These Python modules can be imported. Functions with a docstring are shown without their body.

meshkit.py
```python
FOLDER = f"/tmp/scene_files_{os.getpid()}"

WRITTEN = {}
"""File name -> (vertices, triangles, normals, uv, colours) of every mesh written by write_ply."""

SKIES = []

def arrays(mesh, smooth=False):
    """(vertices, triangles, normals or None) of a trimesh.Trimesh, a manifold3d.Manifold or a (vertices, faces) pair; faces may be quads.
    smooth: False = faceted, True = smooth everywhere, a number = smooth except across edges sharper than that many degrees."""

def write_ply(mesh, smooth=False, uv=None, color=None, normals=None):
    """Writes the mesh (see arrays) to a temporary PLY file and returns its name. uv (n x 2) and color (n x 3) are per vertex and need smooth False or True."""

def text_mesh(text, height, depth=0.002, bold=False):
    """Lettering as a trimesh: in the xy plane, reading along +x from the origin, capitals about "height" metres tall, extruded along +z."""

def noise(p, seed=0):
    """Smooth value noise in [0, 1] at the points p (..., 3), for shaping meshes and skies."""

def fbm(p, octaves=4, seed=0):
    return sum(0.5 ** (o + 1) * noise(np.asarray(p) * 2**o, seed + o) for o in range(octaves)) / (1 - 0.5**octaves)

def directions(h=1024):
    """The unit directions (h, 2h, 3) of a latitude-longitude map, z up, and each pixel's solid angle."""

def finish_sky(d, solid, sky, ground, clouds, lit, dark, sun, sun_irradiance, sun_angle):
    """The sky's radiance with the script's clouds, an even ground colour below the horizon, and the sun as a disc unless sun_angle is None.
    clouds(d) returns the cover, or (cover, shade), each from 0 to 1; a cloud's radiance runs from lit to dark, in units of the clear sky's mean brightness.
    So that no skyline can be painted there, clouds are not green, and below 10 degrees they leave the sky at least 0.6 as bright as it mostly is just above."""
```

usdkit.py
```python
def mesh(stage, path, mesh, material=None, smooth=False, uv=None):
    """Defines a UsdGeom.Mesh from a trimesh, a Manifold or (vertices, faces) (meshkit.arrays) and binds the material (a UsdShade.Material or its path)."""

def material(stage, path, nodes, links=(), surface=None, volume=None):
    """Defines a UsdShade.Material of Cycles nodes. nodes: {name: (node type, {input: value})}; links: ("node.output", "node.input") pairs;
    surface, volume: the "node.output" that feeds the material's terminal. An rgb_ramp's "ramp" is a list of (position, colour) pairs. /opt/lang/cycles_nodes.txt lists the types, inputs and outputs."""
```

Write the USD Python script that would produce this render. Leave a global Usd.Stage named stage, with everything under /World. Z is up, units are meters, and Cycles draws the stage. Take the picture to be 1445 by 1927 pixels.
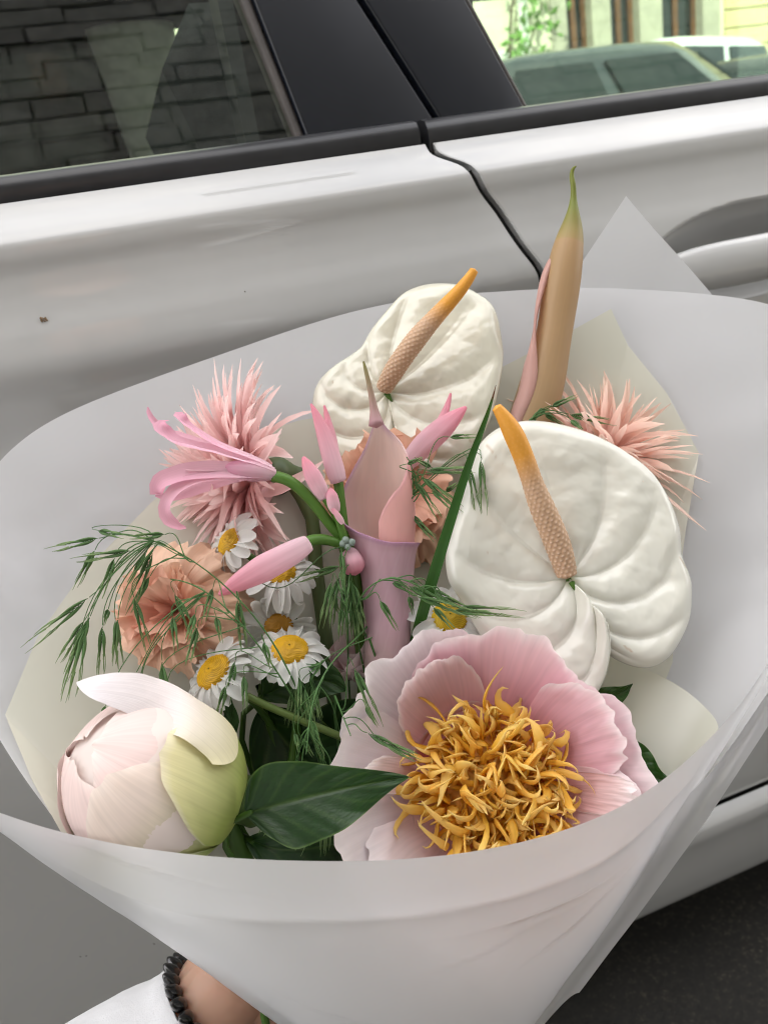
import math, random
import numpy as np, trimesh, usdkit, meshkit
from pxr import Usd, UsdGeom, UsdLux, UsdShade, Gf, Sdf, Vt
from scipy.interpolate import PchipInterpolator

rng = np.random.default_rng(7)
random.seed(7)
stage = Usd.Stage.CreateInMemory()
UsdGeom.SetStageUpAxis(stage, 'Z'); UsdGeom.SetStageMetersPerUnit(stage, 1.0)
UsdGeom.Xform.Define(stage, '/World'); UsdGeom.Scope.Define(stage, '/World/Looks')

# ------------------------------------------------------------------ camera, sky, sun, exposure
CAM = np.array([0.0, 0.0, 1.02])
RX, UX, FX = np.array([.934, -.3198, -.1565]), np.array([.251, .2799, .9266]), np.array([.2525, .9048, -.342])
FX /= np.linalg.norm(FX); RX -= FX * (RX @ FX); RX /= np.linalg.norm(RX); UX = np.cross(RX, FX)
FPX, PW, PH = 1447.0, 1445.0, 1927.0
EXPOSURE = 2.0
cam = UsdGeom.Camera.Define(stage, '/World/camera')
cam.AddTransformOp().Set(Gf.Matrix4d(*[float(x) for x in (*RX, 0, *UX, 0, *-FX, 0, *CAM, 1)]))
cam.CreateHorizontalApertureAttr(24.0); cam.CreateVerticalApertureAttr(24.0 * 1024 / 767)
cam.CreateFocalLengthAttr(24.0 * FPX / PW); cam.CreateFStopAttr(11.0); cam.CreateFocusDistanceAttr(0.385)
cam.CreateExposureAttr(EXPOSURE); cam.CreateClippingRangeAttr(Gf.Vec2f(0.03, 2000))
SUN = np.array([-0.40, -0.90, 0.92]); SUN /= np.linalg.norm(SUN)          # towards the sun
sun = UsdLux.DistantLight.Define(stage, '/World/sun')
zl = SUN; xl = np.cross([0, 0, 1], zl); xl /= np.linalg.norm(xl); yl = np.cross(zl, xl)
sun.AddTransformOp().Set(Gf.Matrix4d(*[float(x) for x in (*xl, 0, *yl, 0, *zl, 0, 0, 0, 30, 1)]))
sun.CreateNormalizeAttr(True); sun.CreateIntensityAttr(0.9); sun.CreateAngleAttr(0.53); sun.CreateColorAttr(Gf.Vec3f(1.0, .95, .87))
sky = UsdLux.DomeLight.Define(stage, '/World/sky')
SKYS = 0.12
usdkit.material(stage, '/World/Looks/sky_look', {
    'co': ('texture_coordinate', {}), 'mp': ('mapping', {'scale': (1.0, 1.0, 2.2)}),
    'no': ('noise_texture', {'scale': 2.1, 'detail': 7.0, 'roughness': .58}),
    'rp': ('rgb_ramp', {'ramp': [(0.36, (.34, .34, .34)), (0.62, (.97, .97, .97))]}),
    'sk': ('sky_texture', {'sky_type': 'single_scattering', 'sun_disc': False, 'sun_elevation': float(math.asin(SUN[2])), 'sun_rotation': float(math.atan2(SUN[0], SUN[1]))}),
    'cl': ('mix', {'mix_type': 'mix', 'color2': (9.6, 9.2, 8.7)}),
    'bg': ('background_shader', {'strength': SKYS})},
    [('co.generated', 'mp.vector'), ('mp.vector', 'no.vector'), ('no.fac', 'rp.fac'), ('rp.color', 'cl.fac'), ('sk.color', 'cl.color1'), ('cl.color', 'bg.color')], surface='bg.background')
UsdShade.MaterialBindingAPI.Apply(sky.GetPrim()).Bind(UsdShade.Material.Get(stage, '/World/Looks/sky_look'))
sky.GetPrim().SetCustomDataByKey('kind', 'structure')

# ------------------------------------------------------------------ helpers
def ray(px, py):
    return FX + RX * ((px - PW / 2) / FPX) - UX * ((py - PH / 2) / FPX)

def P(px, py, d):
    """the world point that lies d metres in front of the camera's plane on the line of sight of a photograph pixel"""
    return CAM + ray(px, py) * d

def PP(rows):
    return np.array([P(*r) for r in rows])

def V(x, y, z):
    """direction: x right, y up, z towards the viewer"""
    return RX * x + UX * y - FX * z

def nrm(v):
    v = np.asarray(v, float)
    return v / np.maximum(np.linalg.norm(v, axis=-1, keepdims=True), 1e-12)

USED = {}
def numbered(parent, name):
    k = (str(parent), name); n = USED.get(k, 0); USED[k] = n + 1
    return f'{parent}/{name}' if n == 0 else f'{parent}/{name}_{n:03d}'

ORG = {}
def tag(pr, label=None, cat=None, group=None, kind=None):
    for k, v in (('label', label), ('category', cat), ('group', group), ('kind', kind)):
        if v: pr.SetCustomDataByKey(k, v)
    return pr

def thing(name, label, cat, base=(0, 0, 0), group=None, kind=None):
    path = numbered('/World', name)
    x = UsdGeom.Xform.Define(stage, path); x.AddTranslateOp().Set(Gf.Vec3d(*[float(b) for b in base]))
    ORG[path] = np.array(base, float)
    tag(x.GetPrim(), label, cat, group, kind)
    return path

def put(parent, name, mesh, mat, smooth=True, tint=None, uv=None, label=None, kind=None):
    """one Mesh prim under parent; the mesh's points are world points"""
    v, f = (mesh.vertices, mesh.faces) if hasattr(mesh, 'vertices') else mesh[:2]
    if not hasattr(mesh, 'vertices') and len(mesh) > 2 and uv is None: uv = mesh[2]
    v = np.asarray(v, float)
    path = numbered(parent, name)
    o = ORG.get(parent, np.zeros(3)); ORG[path] = o
    if tint is not None or uv is not None: smooth = bool(smooth)
    m = usdkit.mesh(stage, path, (v - o, np.asarray(f)), MATS[mat], smooth=smooth, uv=uv)
    if tint is not None:
        t = np.clip(np.broadcast_to(tint, v.shape), 0, 1)
        UsdGeom.PrimvarsAPI(m).CreatePrimvar('tint', Sdf.ValueTypeNames.Color3fArray, 'vertex').Set(Vt.Vec3fArray.FromNumpy(np.ascontiguousarray(t, np.float32)))
    tag(m.GetPrim(), label, None, None, kind)
    return path

def single(name, mesh, mat, label, cat, group=None, kind=None, **k):
    p = put('/World', name, mesh, mat, **k)
    tag(stage.GetPrimAtPath(p), label, cat, group, kind)
    return p

def quads(nu, nv, closed=False):
    """faces of a (nv, nu) grid of points"""
    j, i = np.meshgrid(np.arange(nv - 1), np.arange(nu if closed else nu - 1), indexing='ij')
    a = j * nu + i; b = j * nu + (i + 1) % nu
    return np.stack([a, b, b + nu, a + nu], -1).reshape(-1, 4)

def grid(pts):
    """pts (nv, nu, 3) -> mesh with uv"""
    nv, nu = pts.shape[:2]
    U, Vv = np.meshgrid(np.linspace(0, 1, nu), np.linspace(0, 1, nv))
    return pts.reshape(-1, 3), quads(nu, nv), np.stack([U, Vv], -1).reshape(-1, 2)

def thick(mesh, t):
    """gives a sheet a thickness"""
    v, f, uv = mesh
    m = trimesh.Trimesh(v, np.vstack([f[:, [0, 1, 2]], f[:, [0, 2, 3]]]), process=False)
    n = m.vertex_normals; k = len(v)
    e = np.sort(np.vstack([np.stack([f[:, i], f[:, (i + 1) % 4]], 1) for i in range(4)]), 1)
    d = np.vstack([np.stack([f[:, i], f[:, (i + 1) % 4]], 1) for i in range(4)])
    _, inv, c = np.unique(e, axis=0, return_inverse=True, return_counts=True)
    b = d[c[inv] == 1]
    side = np.stack([b[:, 1], b[:, 0], b[:, 0] + k, b[:, 1] + k], 1)
    return np.vstack([v + n * t / 2, v - n * t / 2]), np.vstack([f, f[:, ::-1] + k, side]), np.vstack([uv, uv])

def spline(pts, n):
    pts = np.asarray(pts, float)
    s = np.concatenate([[0], np.cumsum(np.linalg.norm(np.diff(pts[:, :3], axis=0), axis=1))]); s /= s[-1]
    if len(pts) == 2: return pts[0] + (pts[1] - pts[0]) * np.linspace(0, 1, n)[:, None]
    from scipy.interpolate import make_interp_spline
    return make_interp_spline(s, pts, k=min(3, len(pts) - 1))(np.linspace(0, 1, n))

def prof(x, xs, ys):
    return PchipInterpolator(xs, ys)(x)

def frames(path, up=None):
    t = nrm(np.gradient(path, axis=0))
    n = np.zeros_like(t)
    a = np.array([0, 0, 1.0]) if up is None else np.asarray(up, float)
    if abs(a @ t[0]) > .95: a = np.array([1.0, 0, 0])
    for i in range(len(t)):
        a = a - t[i] * (a @ t[i]); a = a / np.linalg.norm(a); n[i] = a
    return t, n, np.cross(t, n)

def tube(path, r, sides=8, cap=True, up=None, flat=1.0):
    path = np.asarray(path, float); r = np.broadcast_to(r, (len(path),)).astype(float)
    t, n, b = frames(path, up)
    a = np.arange(sides) / sides * 2 * np.pi
    pts = path[:, None] + r[:, None, None] * (np.cos(a)[None, :, None] * n[:, None] * flat + np.sin(a)[None, :, None] * b[:, None])
    nv = len(path)
    U, Vv = np.meshgrid(np.arange(sides) / sides, np.linspace(0, 1, nv))
    v, f, uv = pts.reshape(-1, 3), quads(sides, nv, True), np.stack([U, Vv], -1).reshape(-1, 2)
    if cap:
        k = len(v); v = np.vstack([v, path[:1] - t[0] * r[0] * .4, path[-1:] + t[-1] * r[-1] * .4]); uv = np.vstack([uv, [[0, 0], [0, 1]]])
        i = np.arange(sides); j = (i + 1) % sides; o = (nv - 1) * sides
        f = np.vstack([f, np.stack([j, i, np.full(sides, k), np.full(sides, k)], 1), np.stack([o + i, o + j, np.full(sides, k + 1), np.full(sides, k + 1)], 1)])
    return v, f, uv

def tri(f):
    f = np.asarray(f)
    if f.shape[1] == 3: return f
    g = np.vstack([f[:, [0, 1, 2]], f[:, [0, 2, 3]]])
    return g[(g[:, 0] != g[:, 1]) & (g[:, 1] != g[:, 2]) & (g[:, 0] != g[:, 2])]

def join(meshes):
    vs, fs, us, k = [], [], [], 0
    for m in meshes:
        v, f = (np.asarray(m.vertices), np.asarray(m.faces)) if hasattr(m, 'vertices') else (m[0], m[1])
        vs.append(v); fs.append(tri(f) + k); k += len(v)
        us.append(m[2] if not hasattr(m, 'vertices') and len(m) > 2 else np.zeros((len(v), 2)))
    return np.vstack(vs), np.vstack(fs), np.vstack(us)

def ribbon(path, w, up, nu=5, cup=0.0, curl=0.0):
    """a strap along a path: w half-widths, up the side its face looks to, cup how far its edges rise (in half-widths)"""
    path = np.asarray(path, float); w = np.broadcast_to(w, (len(path),))
    t = nrm(np.gradient(path, axis=0)); up = np.broadcast_to(np.asarray(up, float), path.shape)
    s = nrm(np.cross(t, up)); n = np.cross(s, t)
    u = np.linspace(-1, 1, nu)
    cup = np.broadcast_to(cup, (len(path),))
    pts = path[:, None] + s[:, None] * (u[None, :, None] * w[:, None, None]) + n[:, None] * ((u ** 2)[None, :, None] * (w * cup)[:, None, None])
    return grid(pts)

def bxm(x0, x1, y0, y1, z0, z1, bev=0.0):
    m = trimesh.creation.box([x1 - x0, y1 - y0, z1 - z0]); m.apply_translation([(x0 + x1) / 2, (y0 + y1) / 2, (z0 + z1) / 2])
    if bev:
        import manifold3d as m3
        c = [m3.Manifold.cube([x1 - x0 - 2 * bev * (a != 0), y1 - y0 - 2 * bev * (a != 1), z1 - z0 - 2 * bev * (a != 2)], True) for a in range(3)]
        h = m3.Manifold.batch_hull(c).translate([(x0 + x1) / 2, (y0 + y1) / 2, (z0 + z1) / 2]).to_mesh()
        m = trimesh.Trimesh(h.vert_properties[:, :3], h.tri_verts, process=False)
    return m

def fn(p, s=1.0, seed=0):
    return meshkit.fbm(np.asarray(p) * s + 50, 3, seed) * 2 - 1

# ------------------------------------------------------------------ materials
MATS = {}
def mat(name, nodes, links, surface):
    MATS[name] = usdkit.material(stage, '/World/Looks/' + name, nodes, links, surface=surface)

def plain(name, col, rough=.5, var=.12, scale=30.0, bump=0.0, bscale=200.0, dist=.001, **k):
    c = np.array(col)
    nodes = {'co': ('texture_coordinate', {}), 'n': ('noise_texture', {'scale': scale, 'detail': 5.0}),
             'r': ('rgb_ramp', {'ramp': [(.3, tuple(c * (1 - var))), (.7, tuple(np.minimum(c * (1 + var), 1)))]}),
             'p': ('principled_bsdf', {'roughness': rough, **k})}
    links = [('co.object', 'n.vector'), ('n.fac', 'r.fac'), ('r.color', 'p.base_color')]
    if bump:
        nodes['n2'] = ('noise_texture', {'scale': bscale, 'detail': 4.0}); nodes['b'] = ('bump', {'strength': bump, 'distance': dist})
        links += [('co.object', 'n2.vector'), ('n2.fac', 'b.height'), ('b.normal', 'p.normal')]
    mat(name, nodes, links, 'p.BSDF')

def tinted(name, rough=.5, trans=.3, streak=.15, su=30.0, sv=2.5, bump=.25, dist=.0006, tcol=(1, 1, 1), spec=.35, **k):
    """petals and leaves: pigment per point, fine streaks along the petal, some light coming through"""
    mat(name, {'a': ('attribute', {'attribute': 'tint'}), 'uv': ('uvmap', {}), 'mp': ('mapping', {'scale': (su, sv, 1)}),
               'n': ('noise_texture', {'scale': 1.0, 'detail': 4.0}), 'r': ('rgb_ramp', {'ramp': [(.25, (1 - streak,) * 3), (.7, (1, 1, 1))]}),
               'm': ('mix', {'mix_type': 'multiply', 'fac': 1.0}), 't': ('mix', {'mix_type': 'multiply', 'fac': 1.0, 'color2': tcol}),
               'b': ('bump', {'strength': bump, 'distance': dist}),
               'p': ('principled_bsdf', {'roughness': rough, 'specular_ior_level': spec, **k}), 'tr': ('translucent_bsdf', {}), 'x': ('mix_closure', {'fac': trans})},
        [('uv.UV', 'mp.vector'), ('mp.vector', 'n.vector'), ('n.fac', 'r.fac'), ('a.color', 'm.color1'), ('r.color', 'm.color2'), ('m.color', 'p.base_color'), ('m.color', 't.color1'), ('t.color', 'tr.color'),
         ('n.fac', 'b.height'), ('b.normal', 'p.normal'), ('p.BSDF', 'x.closure1'), ('tr.BSDF', 'x.closure2')], 'x.closure')

tinted('petal_soft', .55, .45, .10, 26, 1.6, .2)
tinted('petal_thin', .5, .22, .13, 34, 1.3, .25)
tinted('petal_wax', .30, .28, .03, 14, 14, .10, .0004, spec=.5, coat_weight=1.0, coat_roughness=.07)
tinted('petal_calla', .38, .32, .05, 40, 1.5, .15, .0004)
tinted('stamen_flesh', .42, .42, .12, 4, 3, .2)
tinted('spadix_flesh', .45, .10, .06, 20, 60, .15, .0004)
tinted('green_flesh', .42, .12, .18, 8, 5, .2)
tinted('leaf_flesh', .36, .18, .22, 18, 18, .35, .0008, tcol=(1.2, 1.3, .5), spec=.45)
tinted('grass_flesh', .5, .22, .18, 6, 3, .2)
tinted('skin', .48, .0, .08, 40, 40, .25, .0006, subsurface_weight=.25, subsurface_scale=.004)

def film(name, col, clear, trans, rough=.35, gloss=.10, wr=.02):
    mat(name, {'co': ('texture_coordinate', {}), 'n': ('noise_texture', {'scale': 9.0, 'detail': 3.0, 'distortion': .4}), 'b': ('bump', {'strength': .25, 'distance': wr * .1}),
               'd': ('diffuse_bsdf', {'color': col}), 't': ('translucent_bsdf', {'color': col}), 'tp': ('transparent_bsdf', {'color': col}), 'g': ('glossy_bsdf', {'roughness': rough, 'color': (1, 1, 1)}),
               'fr': ('layer_weight', {'blend': .5}), 'f5': ('math', {'math_type': 'power', 'value2': 5.0}), 'fa': ('math', {'math_type': 'multiply_add', 'value2': .9, 'value3': .045}), 'm1': ('mix_closure', {'fac': trans}), 'm2': ('mix_closure', {'fac': clear}), 'ms': ('math', {'math_type': 'multiply', 'value2': gloss * 10}), 'm3': ('mix_closure', {})},
        [('co.object', 'n.vector'), ('n.fac', 'b.height'), ('b.normal', 'g.normal'), ('b.normal', 'd.normal'), ('d.BSDF', 'm1.closure1'), ('t.BSDF', 'm1.closure2'), ('m1.closure', 'm2.closure1'), ('tp.BSDF', 'm2.closure2'),
         ('fr.facing', 'f5.value1'), ('f5.value', 'fa.value1'), ('fa.value', 'ms.value1'), ('ms.value', 'm3.fac'), ('m2.closure', 'm3.closure1'), ('g.BSDF', 'm3.closure2')], 'm3.closure')
film('frosted_film', (.73, .73, .74), .05, .54)
film('cream_film', (.72, .715, .61), .08, .50)

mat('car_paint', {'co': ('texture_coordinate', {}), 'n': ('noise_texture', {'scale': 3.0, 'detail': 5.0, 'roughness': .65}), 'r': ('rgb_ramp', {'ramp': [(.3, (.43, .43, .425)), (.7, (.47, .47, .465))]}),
                  'n2': ('noise_texture', {'scale': 5.0, 'detail': 1.0}), 'b': ('bump', {'strength': .12, 'distance': .004}),
                  'r2': ('rgb_ramp', {'ramp': [(.35, (.02,) * 3), (.75, (.07,) * 3)]}),
                  'p': ('principled_bsdf', {'roughness': .42, 'coat_weight': 1.0, 'coat_roughness': .03})},
    [('co.object', 'n.vector'), ('n.fac', 'r.fac'), ('r.color', 'p.base_color'), ('co.object', 'n2.vector'), ('n2.fac', 'b.height'), ('b.normal', 'p.coat_normal'), ('n.fac', 'r2.fac'), ('r2.color', 'p.coat_roughness')], 'p.BSDF')
plain('black_plastic', (.014, .014, .016), .32, .2, 60, .15, 900, .0003)
plain('gloss_black', (.004, .005, .008), .30, .2, 20, specular_ior_level=.28)
plain('seal_brown', (.05, .042, .038), .6, .2, 50)
plain('rubber', (.012, .012, .012), .7, .3, 80, .3, 400)
plain('dark_trim', (.02, .02, .021), .7, .25, 40, .3, 300)
plain('seat_cloth', (.018, .019, .02), .85, .3, 120, .5, 900)
plain('pale_trim', (.50, .50, .44), .6, .1, 40)
plain('belt_cloth', (.38, .36, .30), .7, .1, 200, .3, 1500)
plain('mirror_metal', (.8, .8, .8), .08, .02, 10, metallic=1.0)
plain('alloy', (.5, .5, .52), .3, .1, 30, metallic=1.0)
plain('dirt', (.16, .10, .05), .8, .4, 800)
plain('speck_dirt', (.12, .11, .10), .8, .3, 800)
plain('dark_paint', (.03, .034, .036), .25, .1, 10, coat_weight=1.0)
plain('black_paint', (.008, .008, .009), .3, .1, 10, coat_weight=.5)
plain('white_paint', (.74, .75, .74), .3, .04, 10, coat_weight=1.0)
plain('brick_clay', (.16, .163, .16), .85, .35, 9, .7, 90, .004)
plain('mortar', (.035, .035, .034), .95, .3, 40, .5, 200, .003)
plain('stucco_cream', (.66, .62, .47), .9, .10, 4, .4, 60, .004)
plain('stucco_grey', (.40, .36, .29), .9, .15, 5, .4, 60, .004)
plain('stone_white', (.72, .72, .66), .85, .08, 4)
plain('board_yellow', (.62, .52, .28), .7, .08, 6, .2, 40)
plain('wood_brown', (.13, .055, .025), .5, .3, 12, .3, 80)
plain('lamp_plastic', (.75, .75, .72), .15, .05, 20)
plain('vine_leaf', (.12, .24, .04), .5, .4, 8)
plain('bark', (.10, .07, .045), .9, .3, 20, .6, 80, .004)
plain('sleeve_cotton', (.80, .80, .82), .9, .03, 60, .35, 1400, .0006, sheen_weight=.3)
plain('navy_cloth', (.022, .024, .03), .9, .2, 60, .3, 900, .0006)
plain('dark_hair', (.03, .018, .01), .5, .3, 90, .5, 300, .002)
plain('black_bead', (.004, .004, .004), .15, .2, 60, coat_weight=.6)
plain('underbody', (.015, .015, .015), .9, .3, 12)
mat('asphalt', {'co': ('texture_coordinate', {}), 'n': ('noise_texture', {'scale': 3.0, 'detail': 6.0}), 'v': ('noise_texture', {'scale': 140.0, 'detail': 4.0, 'roughness': .7}), 'v2': ('voronoi_texture', {'scale': 55.0}),
                'r': ('rgb_ramp', {'ramp': [(.0, (.005, .005, .0045)), (.24, (.009, .0087, .0075)), (.38, (.018, .0165, .013)), (.52, (.09, .075, .055))]}), 'mm': ('mix', {'mix_type': 'multiply', 'fac': .7}),
                'b': ('bump', {'strength': .5, 'distance': .004}), 'p': ('principled_bsdf', {'roughness': .78})},
    [('co.object', 'n.vector'), ('co.object', 'v.vector'), ('co.object', 'v2.vector'), ('v.color', 'mm.color1'), ('n.color', 'mm.color2'), ('mm.color', 'r.fac'), ('r.color', 'p.base_color'), ('v.fac', 'b.height'), ('b.normal', 'p.normal')], 'p.BSDF')
def pane(name, tint, refl=.052, rough=0.0):
    mat(name, {'f': ('layer_weight', {'blend': .5}), 'f5': ('math', {'math_type': 'power', 'value2': 5.0}), 'm': ('math', {'math_type': 'multiply_add', 'value2': .9, 'value3': refl, 'use_clamp': True}), 't': ('transparent_bsdf', {'color': tint}), 'g': ('glossy_bsdf', {'roughness': rough, 'color': (1, 1, 1)}), 'x': ('mix_closure', {})},
        [('f.facing', 'f5.value1'), ('f5.value', 'm.value1'), ('m.value', 'x.fac'), ('t.BSDF', 'x.closure1'), ('g.BSDF', 'x.closure2')], 'x.closure')
pane('window_glass', (.72, .80, .74)); pane('privacy_glass', (.03, .035, .033)); pane('house_glass', (.25, .28, .27))
mat('deep_glass', {'p': ('principled_bsdf', {'base_color': (.012, .016, .016), 'roughness': .06})}, [], 'p.BSDF')
# ------------------------------------------------------------------ ground
gx = np.concatenate([[-400, -60, -20], np.linspace(-8, 12, 41), [25, 60, 400]]); gy = np.concatenate([[-400, -60, -12, -6], np.linspace(-3, 10, 53), [14, 30, 70, 400]])
GX, GY = np.meshgrid(gx, gy)
def ground_z(y): return .66 * np.clip((np.asarray(y, float) - 2.9) / 3.2, 0, 1) ** 2 * (3 - 2 * np.clip((np.asarray(y, float) - 2.9) / 3.2, 0, 1))
road = put('/World', 'road', grid(np.stack([GX, GY, ground_z(GY)], -1)), 'asphalt'); tag(stage.GetPrimAtPath(road), kind='structure')
pv = put('/World', 'pavement', bxm(-30, 40, 8.9, 9.5, .3, .62, .02), 'stucco_grey', smooth=20); tag(stage.GetPrimAtPath(pv), kind='structure')
pv = put('/World', 'pavement', bxm(-30, 40, -2.12, -1.2, -.1, .12, .02), 'stucco_grey', smooth=20); tag(stage.GetPrimAtPath(pv), kind='structure')

# ------------------------------------------------------------------ brick house at the camera's back (seen in the car's windows)
bw = thing('brick_house', 'dark grey brick wall mirrored in the car window', 'building', (0, -2.12, 0))
put(bw, 'wall', bxm(-6.0, 6.0, -8.0, -2.14, 0, 6.4), 'mortar', smooth=False)
bl = []
zc = 0.02; row = 0
while zc < 6.3:
    hh = .150 + .03 * rng.random(); xx = -5.9 + (.2 if row % 2 else 0) - .1 * rng.random()
    while xx < 5.9:
        ww = rng.choice([.40, .40, .46, .28, .56]) * (1 + .1 * rng.normal())
        if xx + ww < 6.0:
            pr = .010 + .022 * rng.random()
            b = bxm(xx, xx + ww - .018, -2.145, -2.14 + pr, zc, zc + hh - .016 - .012 * rng.random())
            v = np.array(b.vertices); o = v[:, 1] > -2.142; v[o] += rng.normal(0, .004, (o.sum(), 3)); bl.append((v, np.array(b.faces)))
        xx += ww
    zc += hh; row += 1
put(bw, 'bricks', join(bl), 'brick_clay', smooth=False, kind='stuff')

# ------------------------------------------------------------------ house across the street (seen through the front window)
FY = 9.5
fa = thing('stucco_house', 'sunlit cream house with brown framed windows seen through the front car window', 'building', (6, FY, .5))
put(fa, 'wall', join([bxm(-14, 5.75, FY, FY + .5, 0, 8.5), bxm(8.25, 24, FY, FY + .5, 0, 8.5), bxm(5.75, 8.25, FY, FY + .5, 4.4, 8.5), bxm(5.75, 8.25, FY + 1.0, FY + 1.5, 0, 4.4)]), 'stucco_cream', smooth=False)
for a, b in ((5.75, 5.98), (6.33, 6.6), (7.02, 7.36), (7.98, 8.25)):
    put(fa, 'pier', bxm(a, b, FY - .03, FY + .34, .5, 4.4, .012), 'stucco_grey', smooth=20)
put(fa, 'lintel', bxm(5.6, 8.4, FY - .12, FY + .3, 4.4, 4.75, .02), 'stucco_grey', smooth=20)
for a, b in ((5.98, 6.33), (6.6, 7.02), (7.36, 7.98)):
    w = put(fa, 'window', join([bxm(a, a + .06, FY + .12, FY + .2, .5, 4.4), bxm(b - .06, b, FY + .12, FY + .2, .5, 4.4), bxm((a + b) / 2 - .035, (a + b) / 2 + .035, FY + .12, FY + .19, .5, 4.4), bxm(a + .06, b - .06, FY + .13, FY + .185, 1.55, 1.66), bxm(a + .06, b - .06, FY + .13, FY + .185, 3.55, 3.63)]), 'wood_brown', smooth=False)
    put(w, 'pane', bxm(a + .05, b - .05, FY + .15, FY + .165, .52, 4.38), 'deep_glass', smooth=False)
put(fa, 'parapet', bxm(3.9, 5.2, FY - .14, FY - .002, .5, 2.75, .02), 'stone_white', smooth=20)
put(fa, 'downpipe', tube([(5.35, FY - .07, .5), (5.35, FY - .07, 8)], .06, 10), 'stone_white')
zc = .6
while zc < 7.5:
    put(fa, 'board', bxm(8.32, 13, FY - .045 + .004 * rng.random(), FY + .002, zc, zc + .20, .008), 'board_yellow', smooth=20); zc += .215

vine = thing('climbing_plant', 'bright green leafy climbing plant against the sunlit house seen through the car window', 'plant', (5.0, FY - .2, .54))
put(vine, 'trunk', join([tube(spline([(4.95, FY - .3, .5), (5.05, FY - .25, 1.5), (5.0, FY - .3, 2.4), (5.3, FY - .2, 3.6)], 14), np.linspace(.035, .012, 14), 6), tube(spline([(5.0, FY - .3, 2.2), (5.25, FY - .3, 2.7), (5.55, FY - .2, 3.2)], 8), .012, 5)]), 'bark')
lf = []
for k in range(260):
    c = np.array([(5.0, FY - .35, 2.45), (5.2, FY - .33, 2.75), (5.5, FY - .3, 3.15), (5.3, FY - .3, 3.6), (4.9, FY - .3, 2.2)][rng.integers(5)]) + rng.normal(0, (.16, .12, .17))
    a, b = nrm(rng.normal(size=3)), nrm(rng.normal(size=3)); b = nrm(b - a * (a @ b)); s = .045 + .035 * rng.random()
    lf.append((np.array([c - a * s, c - b * s * .5 + .01, c + a * s, c + b * s * .5 + .01]), np.array([[0, 1, 2, 3]])))
put(vine, 'crown', join(lf), 'vine_leaf', smooth=False)

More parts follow.
